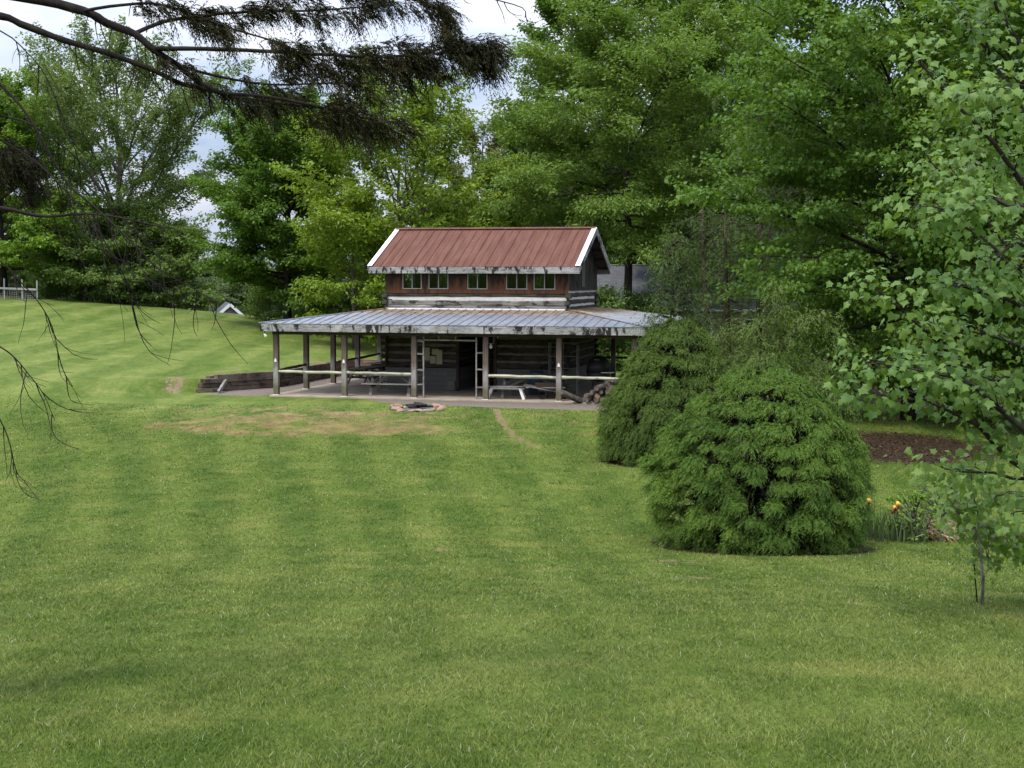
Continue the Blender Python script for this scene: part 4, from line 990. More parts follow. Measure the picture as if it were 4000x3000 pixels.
def make_tree(name, label, cat, x, y, H, Rr, leaf, seed, bark='bark', base=.2, prof='oval', limbs=26, nsub=6, ntw=4, nleaf=46, size=.16, wid=.62, elev=(5, 65), droop=.35,
              tr=.2, fork=0, lean=(0, 0), twl=.75, flat=.40, lobed=False, group=None, z=None, squash=(1, 1), sub_r=True, trunk_top=.93, sparse=0.0, tips=.3):
    r = np.random.default_rng(seed); rp = random.Random(seed)
    wood = MB(); T0, T1, TL = [], [], []
    stems = [(0.0, 0.0)] if not fork else [(-.10 - .05 * fork, 0), (.12, .05)]
    first = True
    for si, (ox, oy) in enumerate(stems):
        pts = []
        hh = H * trunk_top * (1 if si == 0 else .92); n = 9; jx = jy = 0
        for i in range(n):
            t = i / (n - 1); jx += rp.uniform(-.012, .012) * H * (t > .2); jy += rp.uniform(-.012, .012) * H * (t > .2)
            sp = (t ** 1.2) * (fork * (1 if si else -1)) if fork else 0
            pts.append(np.array([ox + jx + lean[0] * t * t + sp, oy + jy + lean[1] * t * t, hh * t - (.25 if i == 0 else 0)]))
        rad = [tr * (1.25 if i == 0 else 1) * (1 - .9 * (i / (n - 1)) ** .9) + .012 for i in range(n)]
        if fork: rad = [q * .75 for q in rad]
        wood.tube(pts, rad, 9, jit=.06, rng=rp)
        P_ = np.array(pts)
        def trunk_at(t): f = t * (n - 1); i = min(int(f), n - 2); return P_[i] + (P_[i + 1] - P_[i]) * (f - i)
        nl = limbs if not fork else limbs // 2
        for i in range(nl):
            u = (i + rp.uniform(.2, .8)) / nl
            if rp.random() < sparse: continue
            tz = base + (1 - base) * u
            reach = Rr * PROF[prof](u) * rp.uniform(.72, 1.12)
            el_ = math.radians(elev[0] + (elev[1] - elev[0]) * u + rp.uniform(-9, 9)); az_ = i * 2.399 + rp.uniform(-.5, .5) + si * 1.3
            hd = np.array([math.cos(az_) * squash[0], math.sin(az_) * squash[1], 0]); hd /= np.linalg.norm(hd)
            Ln = reach / max(.35, math.cos(el_)); Ln = min(Ln, reach * 1.7 + .4)
            st = max(.03, tz - Ln * math.sin(el_) * .55 / hh); p = trunk_at(min(st, .97)).copy()
            d = hd * math.cos(el_) + np.array([0, 0, math.sin(el_)])
            lp = [p.copy()]; m_ = 6; bend = rp.uniform(-.5, .2) * .35
            for k in range(m_):
                d = d + np.array([0, 0, bend / m_]) + np.array([rp.uniform(-.12, .12), rp.uniform(-.12, .12), rp.uniform(-.08, .08)]); d /= np.linalg.norm(d)
                p = p + d * Ln / m_; lp.append(p.copy())
            lr = max(.018, tr * .42 * (1 - .75 * st) * min(1.0, Ln / Rr + .25))
            wood.tube(lp, [lr * (1 - .85 * k / m_) + .006 for k in range(m_ + 1)], 5, cap=False)
            L_ = np.array(lp)
            ns = max(2, int(nsub * (Ln / Rr) ** .7 + .5))
            for k in range(ns + 1):
                s_ = .28 + .72 * (k + rp.uniform(.1, .9)) / (ns + 1) if k < ns else .97
                f = s_ * m_; j = min(int(f), m_ - 1); q = L_[j] + (L_[j + 1] - L_[j]) * (f - j); dd = unit(L_[j + 1] - L_[j])
                sa = (1 if k % 2 else -1) * math.radians(rp.uniform(28, 72)) if k < ns else 0
                sd_ = rot_about(dd, np.array([0, 0, 1.0]), sa); sd_ = sd_ + np.array([0, 0, rp.uniform(-.3, .25)]); sd_ /= np.linalg.norm(sd_)
                sl_ = Ln * (.46 * (1.15 - s_) + .14) * rp.uniform(.7, 1.2) + .25
                e1 = q + sd_ * sl_ + np.array([0, 0, -.10 * sl_])
                if sub_r: wood.tube([q, q + sd_ * sl_ * .55, e1], [max(.008, lr * .34), max(.006, lr * .2), .004], 4, cap=False)
                nt = max(1, int(ntw * sl_ / 1.2 + .5))
                for w in range(nt):
                    a = (w + rp.uniform(.3, 1)) / nt; b0 = q + (e1 - q) * a
                    td = rot_about(sd_, np.array([0, 0, 1.0]), rp.uniform(-1.1, 1.1)) + np.array([0, 0, rp.uniform(-.35, .45)])
                    T0.append(b0); T1.append(td / np.linalg.norm(td)); TL.append(twl * rp.uniform(.55, 1.3))
        T0.append(pts[-1]); T1.append(np.array([0, 0, 1.0])); TL.append(twl)
    T0, T1, TL = np.array(T0), np.array(T1), np.array(TL); nt = len(T0)
    cnt = r.poisson(nleaf * TL / twl); ii = np.repeat(np.arange(nt), cnt); n = len(ii)
    s_ = r.random(n) ** .8
    P = T0[ii] + T1[ii] * (s_ * TL[ii])[:, None]
    jit = r.normal(0, 1, (n, 3)) * (TL[ii] * .26)[:, None] * np.array([1, 1, flat * 1.2]); P = P + jit
    P[:, 2] = np.maximum(P[:, 2], .12)
    D = unit(T1[ii] * .55 + r.normal(0, .62, (n, 3)) * np.array([1, 1, .5]) + np.array([0, 0, -droop]))
    N = unit(np.array([0, 0, .75]) + r.normal(0, .55, (n, 3)))
    L = size * r.uniform(.6, 1.3, n)
    rnd = np.clip(.5 + .33 * r.normal(0, .6, nt)[ii] + .28 * (r.random(n) - .5) * 2, 0, 1)
    if z is None: z = gz(x, y)
    o_ = empty(name, label, cat, (x, y, z), 0, group)
    wood.build('trunk', M[bark], o_, True)
    if lobed:
        V, F, k = lobed_arrays(P, D, N, L, r); np_mesh('crown', V, F, M[leaf], o_, {'rnd': np.repeat(rnd, k)})
    else:
        V, F = leaf_arrays(P, D, N, L, L * wid); np_mesh('crown', V, F, M[leaf], o_, {'rnd': np.repeat(rnd, 4)})
    LEAFCOUNT[0] += n
    return o_
LEAFCOUNT = [0]
def px(p, Y): return at(p, 1100, Y).x
def top_h(py, Y, x): return at(2000, py, Y).z - gz(x, Y)

# --- behind the hill crest, left
Y = 93; x = px(-75, Y)
make_tree('maple_tree', 'bright yellow-green maple with dark trunk on the hill crest beside the white fence', 'tree', x + 1.2, Y + .6, top_h(300, Y, x), 5.2, 'bright', 101, 'bark_dark', base=.13, prof='dome', limbs=40, nleaf=56, size=.22, tr=.34, elev=(0, 70))
Y = 118; x = px(190, Y)
make_tree('deciduous_tree', 'dark green tree standing behind the bright maple at the left', 'tree', x, Y, top_h(285, Y, x), 4.6, 'mid', 102, base=.25, limbs=26, nleaf=40, size=.26, tr=.25)
Y = 97; x = px(555, Y)
make_tree('deciduous_tree', 'tall airy tree with upswept branches and sky showing through its leaves', 'tree', x - 1.3, Y, top_h(185, Y, x), 7.0, 'sparse', 103, 'bark', base=.28, prof='oval', limbs=30, nsub=6, ntw=3, nleaf=36, size=.21, tr=.30, elev=(28, 80), twl=.85)
for k, (p, tp, Y, R_, sd_) in enumerate(((330, 800, 93, 3.0, 104), (520, 850, 95, 3.4, 105), (660, 900, 95, 2.7, 106))):
    x = px(p, Y)
    make_tree('understory_tree', ['low round green tree on the hill crest right of the bright maple', 'low green tree below the trunk of the tall airy tree', 'low green tree on the hill crest just left of the grey gabled building'][k], 'tree', x, Y, top_h(tp, Y, x), R_, 'light', sd_, base=.08, prof='dome', limbs=26, nleaf=44, size=.20, tr=.13)
Y = 150; x = px(830, Y)
make_tree('deciduous_tree', 'pale distant tree filling the gap above the grey gabled building', 'tree', x, Y, at(0, 1060, Y).z - gz(x, Y), 5.5, 'far', 107, base=.1, prof='dome', limbs=20, nleaf=34, size=.34, tr=.25)
Y = 140; x = px(950, Y)
make_tree('understory_tree', 'pale low tree standing behind the peak of the grey gabled building', 'tree', x + 1.0, Y, at(0, 1105, Y).z - gz(x, Y), 3.6, 'far', 108, base=.1, prof='dome', limbs=16, nleaf=38, size=.22, tr=.12)
Y = 84; x = px(1095, Y)
make_tree('deciduous_tree', 'dense dark green oval tree standing left of the cabin roof', 'tree', x + .4, Y, top_h(390, Y, x), 4.1, 'deep', 109, 'bark_dark', base=.15, prof='oval', limbs=52, nleaf=70, size=.21, flat=.6, tr=.24, elev=(2, 70))
Y = 79; x = px(1600, Y)
make_tree('walnut_tree', 'light yellow-green walnut tree with grey forked trunk behind the cabin roof', 'tree', x, Y, top_h(345, Y, x), 5.7, 'walnut', 110, 'bark', base=.24, prof='oval', limbs=34, nsub=6, ntw=3, nleaf=34, size=.25, wid=.5, tr=.26, fork=.55, elev=(8, 70), droop=.55, flat=.30, twl=.85)
Y = 76; x = px(1340, Y)
make_tree('understory_tree', 'low leafy yellow-green tree at the left edge of the cabin roof', 'tree', x + .6, Y, top_h(760, Y, x), 2.9, 'walnut', 111, 'bark', base=.12, prof='dome', limbs=20, nleaf=40, size=.22, wid=.5, tr=.12, droop=.5)
Y = 75; x = px(1900, Y)
make_tree('understory_tree', 'low leafy yellow-green tree showing above the middle of the red roof', 'tree', x, Y, top_h(850, Y, x), 2.8, 'walnut', 112, 'bark', base=.2, prof='dome', limbs=22, nleaf=40, size=.22, wid=.5, tr=.14, droop=.5)
Y = 108; x = px(1880, Y)
make_tree('deciduous_tree', 'tree with rust-tinged top behind the walnut tree', 'tree', x, Y, top_h(465, Y, x), 4.2, 'rusty', 113, base=.2, limbs=24, nleaf=36, size=.25, tr=.22)
Y = 100; x = px(2080, Y)
make_tree('deciduous_tree', 'blue-green tree just left of the big oak crown', 'tree', x, Y, top_h(430, Y, x), 4.2, 'mid', 114, base=.12, limbs=30, nleaf=46, size=.24, tr=.22)
Y = 92; x = px(2200, Y)
make_tree('deciduous_tree', 'tallest dark tree rising behind the left edge of the oak', 'tree', x, Y, 25.5, 3.4, 'deep', 115, base=.3, prof='column', limbs=36, nleaf=44, size=.23, tr=.3)
Y = 73; x = px(2450, Y)
make_tree('oak_tree', 'large olive-green oak with stout dark trunk right of the cabin', 'tree', x, Y, 22, 6.6, 'oak', 116, 'bark_dark', base=.33, prof='oval', limbs=46, nsub=8, ntw=4, nleaf=62, size=.20, wid=.5, tr=.27, elev=(-8, 55), flat=.55, twl=.9, trunk_top=.85)

# --- fill behind the oak and behind everything else: each tree its own, a few shared shapes
protoA = make_tree('woodland_tree', 'mid green woodland tree behind the neighbour house roof', 'tree', px(2600, 104), 104, 15, 4.6, 'mid', 201, base=.12, limbs=30, nleaf=44, size=.25, tr=.22, group='woodland trees in the background')
protoB = make_tree('woodland_tree', 'yellowish woodland tree seen under the oak crown', 'tree', px(2330, 108), 108, 12.5, 4.6, 'far', 202, base=.10, prof='dome', limbs=28, nleaf=44, size=.26, tr=.2, group='woodland trees in the background')
protoC = make_tree('woodland_tree', 'tall dark woodland tree behind the pines at the right', 'tree', px(3020, 98), 98, 19, 4.8, 'deep', 203, base=.14, limbs=32, nleaf=42, size=.25, tr=.26, group='woodland trees in the background')
fills = [(protoB, 2480, 118, 1.1, 'pale woodland tree above the left half of the neighbour roof'), (protoB, 2760, 112, 1.15, 'pale woodland tree above the middle of the neighbour roof'), (protoA, 2900, 120, 1.2, 'mid green woodland tree above the right half of the neighbour roof'),
         (protoA, 2180, 115, .95, 'mid green woodland tree just right of the red roof ridge'), (protoA, 2010, 125, .80, 'mid green woodland tree far behind the middle of the red roof'), (protoC, 3200, 92, 1.0, 'tall dark woodland tree deep behind the right-hand foliage wall'),
         (protoC, 3450, 86, 1.0, 'dark woodland tree hidden deep behind the big maple'), (protoC, 3750, 82, 1.05, 'dark woodland tree behind the nearest maple at the right edge'), (protoA, 3950, 90, 1.2, 'mid green woodland tree at the far right edge'), (protoC, 2720, 128, 1.15, 'tall dark woodland tree behind the oak'),
         (protoA, 3300, 70, .62, 'small mid green woodland tree under the big dark maple'), (protoA, 3620, 68, .62, 'small mid green woodland tree beyond the bare brown bank'), (protoC, 2800, 86, 1.32, 'very tall dark woodland tree filling the sky between oak and big dark maple'), (protoA, 1700, 128, .78, 'mid green woodland tree behind the walnut tree'),
         (protoC, 1420, 130, .62, 'dark woodland tree behind the gap between walnut and dark oval tree'), (protoA, 1180, 132, .66, 'mid green woodland tree far behind the dark oval tree'), (protoB, 640, 128, .85, 'pale woodland tree low behind the tall airy tree'), (protoA, 380, 130, .85, 'mid green woodland tree low between bright maple and airy tree'), (protoB, -80, 125, 1.2, 'pale woodland tree at the far left edge behind the fence'), (protoC, 60, 112, .55, 'dark woodland tree low behind the white garden fence'), (protoB, 1010, 140, .55, 'pale low woodland tree between grey gabled building and dark oval tree')]
for i, (pt, p, Y, s_, lab) in enumerate(fills):
    o_ = copy_tree(pt); x = px(p, Y); o_.location = (x, Y, gz(x, Y) - .2); o_.rotation_euler = (0, 0, i * 1.7 + .6); o_.scale = (s_ * (1.05 if i % 2 else .95), s_, s_); o_['label'] = lab
# shrubs that close the view under the trees
shr = make_tree('shrub', 'leafy green shrub beside the right back corner of the cabin', 'shrub', px(2370, 69), 69, 3.4, 1.3, 'mid', 211, base=.05, prof='dome', limbs=22, nleaf=30, size=.17, tr=.06, group='shrubs beyond the cabin')
for i, (p, Y, s_, lab) in enumerate(((2290, 74, .8, 'leafy green shrub seen through the right end of the porch'), (2540, 72, .95, 'leafy green shrub in front of the neighbour house gutter'), (3150, 66, 1.0, 'leafy green shrub right of the neighbour house'), (3420, 62, 1.0, 'leafy green shrub behind the sunlit strip of grass at right'),
        (3700, 60, 1.1, 'leafy green shrub behind the near maple leaves at right'), (260, 94, .8, 'leafy green shrub on the hill crest next to the maple trunk'), (1050, 90, .8, 'leafy green shrub on the crest left of the dark oval tree trunk'), (1240, 88, 1.0, 'leafy green shrub on the crest right of the dark oval tree trunk'), (1420, 86, .9, 'leafy green shrub on the crest behind the left porch eave'), (1560, 84, 1.0, 'leafy green shrub behind the left end of the pale log band'), (2385, 72, .62, 'leafy green shrub climbing the oak trunk base'), (3950, 56, 1.2, 'leafy green shrub at the right edge of the picture'))):
    o_ = copy_tree(shr); x = px(p, Y); o_.location = (x, Y, gz(x, Y) - .1); o_.rotation_euler = (0, 0, i * 2.1); o_.scale = (s_, s_, s_); o_['label'] = lab

# --- right side: the big dark maple, pines
make_tree('maple_tree', 'big dense dark green maple filling the upper right behind the dome bush', 'tree', px(3560, 45), 45, 17, 5.5, 'deep', 120, 'bark_dark', base=.07, prof='oval', limbs=72, nsub=8, ntw=4, nleaf=38, size=.155, wid=.8, tr=.22, elev=(-8, 55), flat=.26, droop=.5, twl=.8)
make_tree('maple_tree', 'second dark green maple further right behind the nearest leaves', 'tree', px(4120, 41), 41, 16, 4.8, 'deep', 121, 'bark_dark', base=.07, prof='oval', limbs=54, nsub=7, ntw=4, nleaf=36, size=.155, wid=.8, tr=.22, elev=(-8, 55), flat=.26, droop=.5, twl=.8)

# ------------------------------------------------------------------ conifers
def fronds(P0, D0, Ln, droop, m, L, W, r, side=.55, flat=1.0, pv=None):
    """drooping sprays: m scale-leaf tips along each curved shoot"""
    n = len(P0); s_ = (np.arange(m) + .5) / m
    P = P0[:, None] + D0[:, None] * (Ln[:, None] * s_)[..., None]; P[..., 2] -= (droop * Ln)[:, None] * s_ ** 2
    T = D0[:, None] + np.zeros_like(P); T[..., 2] = T[..., 2] - 2 * (droop[:, None] * s_[None])
    T = unit(T); Sd = unit(np.cross(T, np.array([0, 0, 1.0]) + 1e-4)); sg = np.where(np.arange(m) % 2, 1, -1)[None, :, None]
    D = unit(T + Sd * sg * side + r.normal(0, .22, P.shape)); N = unit(np.cross(Sd, T) * flat + r.normal(0, .45, P.shape))
    P, D, N = P.reshape(-1, 3), D.reshape(-1, 3), N.reshape(-1, 3); k = len(P)
    LL = L * r.uniform(.6, 1.3, k) * np.repeat(1, k)
    pr = r.random(n) if pv is None else np.clip(pv * .7 + r.random(n) * .3, 0, 1)
    rn = np.clip(np.repeat(pr, m) * .6 + np.tile(s_, n) * .3 + r.random(k) * .15, 0, .95)
    V, F = leaf_arrays(P, D, N, LL, W * r.uniform(.7, 1.3, k), fold=.1)
    return V, F, np.repeat(rn, 4)

def make_bush(name, label, x, y, H, Rr, mat, seed, shape, npuff=260, per=90, m=13, puff=.30, L=.055, W=.014, tiers=9, z=None, bark='bark_pine', drp=(.45, 1.05), core=True, open_=0.0):
    r = np.random.default_rng(seed)
    if z is None: z = gz(x, y)
    o_ = empty(name, label, 'bush', (x, y, z), 0)
    # puffs of drooping sprays set over the surface in uneven shelves, with recessed sprays in the gaps
    k = np.arange(npuff); t = (k + r.uniform(.1, .9, npuff)) / npuff; t = np.clip(t + .03 * np.sin(t * tiers * 2 * math.pi), .01, .99)
    rad = np.array([shape(q) for q in np.linspace(.005, .995, 200)]); cdf = np.cumsum(np.maximum(rad, .04) * np.sqrt(H ** 2 + (np.gradient(rad, .99 / 199) * Rr) ** 2)); cdf /= cdf[-1]; t = np.interp(t, cdf, np.linspace(.005, .995, 200))
    az_ = k * 2.39996 + r.uniform(-.25, .25, npuff); rr = np.array([shape(q) for q in t]) * Rr
    rr = rr * (1 + .05 * np.sin(3 * az_ + seed) + r.normal(0, .05, npuff)) - puff * .50; rr = np.maximum(rr, .02)
    out = np.stack([np.cos(az_), np.sin(az_), np.zeros_like(az_)], 1); Cc = out * rr[:, None]; Cc[:, 2] = np.maximum(t * (H - puff * .2), puff * .55)
    sz = puff * r.uniform(.65, 1.35, npuff)
    ii = np.repeat(k, per); n = len(ii)
    ndir = r.normal(0, 1, (n, 3)); up_ = (.62 + .5 * t[ii] ** 1.5); D = unit((out[ii] * .75 + unit(ndir) * 1.05) * np.array([1, 1, .75]) + np.stack([0 * up_, 0 * up_, up_], 1))
    P0 = Cc[ii] + unit(ndir) * (sz[ii] * .22)[:, None] * np.array([1, 1, .6])
    dr = r.uniform(drp[0], drp[1], n); Ln = sz[ii] * r.uniform(.6, 1.0, n)
    kk = r.integers(0, npuff, npuff * per // 14); n2 = len(kk); a2 = az_[kk] + r.normal(0, .25, n2); o2 = np.stack([np.cos(a2), np.sin(a2), 0 * a2], 1); p2 = o2 * (rr[kk] * r.uniform(.72, .97, n2))[:, None]; p2[:, 2] = np.maximum(t[kk] * H + r.normal(0, .12, n2), .1)
    P0 = np.concatenate([P0, p2]); D = np.concatenate([D, unit(o2 + r.normal(0, .4, (n2, 3)))]); dr = np.concatenate([dr, r.uniform(.6, 1.2, n2)]); Ln = np.concatenate([Ln, puff * r.uniform(.6, 1.0, n2)])
    pu = r.random(npuff); V, F, rn = fronds(P0, D, Ln, dr, m, L, W, r, pv=np.concatenate([pu[ii], pu[kk] * .4]))  # recessed sprays toned darker: shade of the gaps put into their colour
    V[:, 2] = np.maximum(V[:, 2], .05)
    np_mesh('foliage', V, F, M[mat], o_, {'rnd': rn}); LEAFCOUNT[0] += len(V) // 4
    # trunk, limbs and bare brown twigs inside
    wd = MB(); rp = random.Random(seed); wd.tube([(0, 0, -.1), (.03, 0, H * .5), (0, .02, H * .93)], [.07 * Rr, .045 * Rr, .01], 8)
    for k in range(90):
        tt = rp.uniform(.03, .93); a = rp.uniform(0, 6.283); q = shape(tt) * Rr * rp.uniform(.55, .80)
        wd.tube([(0, 0, max(.02, tt * H - q * .25)), (q * .5 * math.cos(a), q * .5 * math.sin(a), tt * H - .02), (q * math.cos(a), q * math.sin(a), tt * H)], [.02, .012, .004], 4, cap=False)
    wd.build('trunk', M[bark], o_)
    if core:  # dark cards added inside to block light and darken the gaps
        k = int(5200 * (1 - .5 * open_)); tt = r.random(k) * .84; q = np.array([shape(v) for v in tt]) * Rr * r.uniform(.30, .66, k); a = r.uniform(0, 6.28, k)
        P = np.stack([q * np.cos(a), q * np.sin(a), tt * H + .03], 1); D = unit(r.normal(0, 1, (k, 3)))
        V, F = leaf_arrays(P, D, unit(r.normal(0, 1, (k, 3))), (.20 * Rr) * r.uniform(.6, 1.2, k), .07 * r.uniform(.6, 1.3, k)); V[:, 2] = np.maximum(V[:, 2], .02)
        np_mesh('dark_core', V, F, M['bark_dark'], o_, {'rnd': np.repeat(r.random(k), 4)})
    return o_

dome = lambda t: float(np.interp(t, [0, .14, .30, .42, .55, .68, .80, .90, .97, 1], [.84, .95, 1, .985, .91, .79, .62, .43, .22, .05]))
hB1 = at(2950, 1428, B1.y).z - B1.z
make_bush('cypress_bush', 'large dome-shaped green cypress bush on the lawn at the right', B1.x, B1.y, hB1, 415 / FPX * B1.y, 'cypress', 301, dome, npuff=430, per=92, m=12, puff=.185, L=.036, W=.0085, tiers=10)
cone = lambda t: float(np.interp(t, [0, .12, .28, .5, .7, .85, 1], [.86, .97, 1, .80, .58, .38, .06]))
hB2 = at(2640, 1225, B2.y).z - B2.z
make_bush('cypress_bush', 'darker conical cypress bush half hidden behind the dome bush, beside the porch', B2.x, B2.y, hB2, 1.78, 'cypress2', 302, cone, npuff=340, per=85, m=12, puff=.285, L=.056, W=.013, tiers=9)
# open golden cypress behind, with arching arms
def make_arching(name, label, x, y, arms, seed, mat, H, trunk=.05, per=26, fl=.34, L=.06, W=.017, m=12, bark='bark_pale', z=None):
    r = np.random.default_rng(seed); rp = random.Random(seed)
    if z is None: z = gz(x, y)
    o_ = empty(name, label, 'conifer', (x, y, z)); wd = MB(); P0, D0 = [], []
    for arm in arms:
        A = [np.array(q, float) for q in arm]; n = 14; pts = []
        for i in range(n + 1):
            f = i / n * (len(A) - 1); j = min(int(f), len(A) - 2); q = A[j] + (A[j + 1] - A[j]) * (f - j); pts.append(q + np.array([rp.uniform(-.02, .02) for _ in range(3)]))
        wd.tube(pts, [trunk * (1 - .85 * i / n) for i in range(n + 1)], 6, cap=False)
        Ln = sum(np.linalg.norm(pts[i + 1] - pts[i]) for i in range(n))
        for k in range(int(per * Ln)):
            f = rp.uniform(.12, 1) * n; j = min(int(f), n - 1); q = pts[j] + (pts[j + 1] - pts[j]) * (f - j); d = unit(pts[j + 1] - pts[j])
            sd_ = unit(np.cross(d, (0, 0, 1.0)) * rp.choice((-1, 1)) * rp.uniform(.2, 1) + d * rp.uniform(0, .8) + np.array([rp.uniform(-.4, .4), rp.uniform(-.4, .4), rp.uniform(-.2, .5)]))
            e1 = q + sd_ * rp.uniform(.05, .30)
            for _ in range(3): P0.append(e1 + r.normal(0, .05, 3)); D0.append(unit(sd_ + r.normal(0, .5, 3)))
    P0, D0 = np.array(P0), np.array(D0); n = len(P0)
    V, F, rn = fronds(P0, D0, fl * r.uniform(.5, 1.3, n), r.uniform(.5, 1.3, n), m, L, W, r)
    np_mesh('foliage', V, F, M[mat], o_, {'rnd': rn}); wd.build('trunk', M[bark], o_, True); LEAFCOUNT[0] += len(V) // 4
    return o_
Yg = 27.0; gx = px(3035, Yg); sc_ = FPX / Yg; zg = gz(gx, Yg)
def gp(p_, py_, dy=0): q = at(p_, py_, Yg); return (q.x - gx, dy, q.z - zg)
make_arching('golden_cypress', 'open yellow-green cypress with a bare-stemmed leader and arching arms behind the dome bush', gx, Yg,
    [[(0, 0, 0), gp(3040, 1500), gp(3030, 1300), gp(3036, 1120)], [gp(3038, 1420), gp(2950, 1290, .2), gp(2860, 1300, .4), gp(2820, 1400, .5)], [gp(3035, 1400), gp(3110, 1260, -.2), gp(3200, 1240, -.3), gp(3260, 1330, -.4)],
     [gp(3040, 1480), gp(2960, 1380, -.5), gp(2880, 1420, -.8)], [gp(3040, 1480), gp(3160, 1420, .5), gp(3250, 1440, .7)], [gp(3040, 1520), gp(2900, 1500, .3), gp(2860, 1540, .5)], [gp(3040, 1520), gp(3180, 1480, -.4), gp(3300, 1560, -.6)], [gp(3030, 1340), gp(2990, 1260, .6), gp(2980, 1330, .8)]], 303, 'gold', 3.5, trunk=.022, per=38, fl=.32, bark='bark_pine')
# feathery upright cedar between conical bush and neighbour house
Yc = 45.0; cxx = px(2625, Yc); zc = gz(cxx, Yc)
def cp(p_, py_, dy=0): q = at(p_, py_, Yc); return (q.x - cxx, dy, q.z - zc)
arms = [[(0, 0, 0), cp(2620, 1250), cp(2640, 900)], [cp(2660, 1400), cp(2670, 1200), cp(2680, 1010)]]
for k in range(26):
    py_ = 930 + k * 17; s_ = (-1 if k % 2 else 1); rch = 30 + k * 3.6; arms.append([cp(2632, py_ + 30), cp(2632 + s_ * rch * .6, py_ + 10, R.uniform(-.7, .7)), cp(2632 + s_ * rch, py_ + 22, R.uniform(-1.1, 1.1))])
make_arching('cedar_tree', 'feathery green cedar rising in front of the neighbour house roof', cxx, Yc, arms, 304, 'hemlock', 5, trunk=.055, per=9, fl=.45, L=.095, W=.026, m=9, bark='bark_pine')

def make_pine(label, p_, Y, H, seed, lo, hi, reach, dens=1.0):
    """thin scraggly conifer: bare stem, dead grey snags below, thin needle sprays above"""
    x = px(p_, Y); r = np.random.default_rng(seed); rp = random.Random(seed); o_ = empty('pine_tree', label, 'tree', (x, Y, gz(x, Y)), 0, 'scraggly pines before the neighbour house')
    wd = MB(); dead = MB(); wd.tube([(0, 0, -.1), (rp.uniform(-.1, .1), 0, H * .4), (rp.uniform(-.2, .2), .1, H * .75), (rp.uniform(-.2, .2), 0, H)], [.15, .12, .08, .02], 8, jit=.05, rng=rp)
    P0, D0 = [], []
    for k in range(46):
        h = H * (.05 + .93 * k / 46); a = k * 2.4 + rp.uniform(-.5, .5); rc = reach * rp.uniform(.5, 1.1) * (1 - .6 * max(0, h / H - .5)); d = np.array([math.cos(a), math.sin(a), rp.uniform(-.25, .2)])
        p0 = np.array([0, 0, h]); p1 = p0 + d * rc * .5; p2 = p0 + d * rc + np.array([0, 0, -.18 * rc])
        live = lo < h / H < hi
        (wd if live else dead).tube([p0, p1, p2], [.022, .014, .004], 4, cap=False)
        for q in range(5):
            s_ = rp.uniform(.3, 1); b = p0 + (p2 - p0) * s_; e1 = b + np.array([rp.uniform(-.6, .6), rp.uniform(-.6, .6), rp.uniform(-.35, .1)])
            (wd if live else dead).tube([b, e1], [.008, .003], 3, cap=False)
            if live:
                for _ in range(int(7 * dens)): P0.append(b + (e1 - b) * rp.random() + r.normal(0, .08, 3)); D0.append(unit(e1 - b + r.normal(0, .35, 3)))
    wd.build('trunk', M['bark_pine'], o_, True); tag(dead.build('dead_branches', M['bark'], o_), kind='stuff')
    P0, D0 = np.array(P0), np.array(D0); n = len(P0)
    V, F, rn = fronds(P0, D0, .5 * r.uniform(.5, 1.3, n), r.uniform(.1, .6, n), 10, .12, .025, r); np_mesh('foliage', V, F, M['hemlock'], o_, {'rnd': rn}); LEAFCOUNT[0] += len(V) // 4
make_pine('scraggly pine with brown trunk right of the feathery cedar, first of the thin trunks', 2755, 60, 8.0, 311, .12, .95, 1.7, .8)
make_pine('scraggly pine with the stoutest brown trunk near the right end of the grey roof', 2965, 54, 13, 312, .35, .95, 2.2)
make_pine('scraggly pine with a thin trunk close beside the stoutest pine trunk', 3000, 57, 13, 313, .30, .95, 2.0)
make_pine('small scraggly pine in front of the neighbour house window', 2850, 52, 7.0, 314, .10, .95, 1.5, .8)
make_pine('tall thin pine standing behind the other pines against the wood', 3080, 66, 15, 315, .35, .98, 2.2)

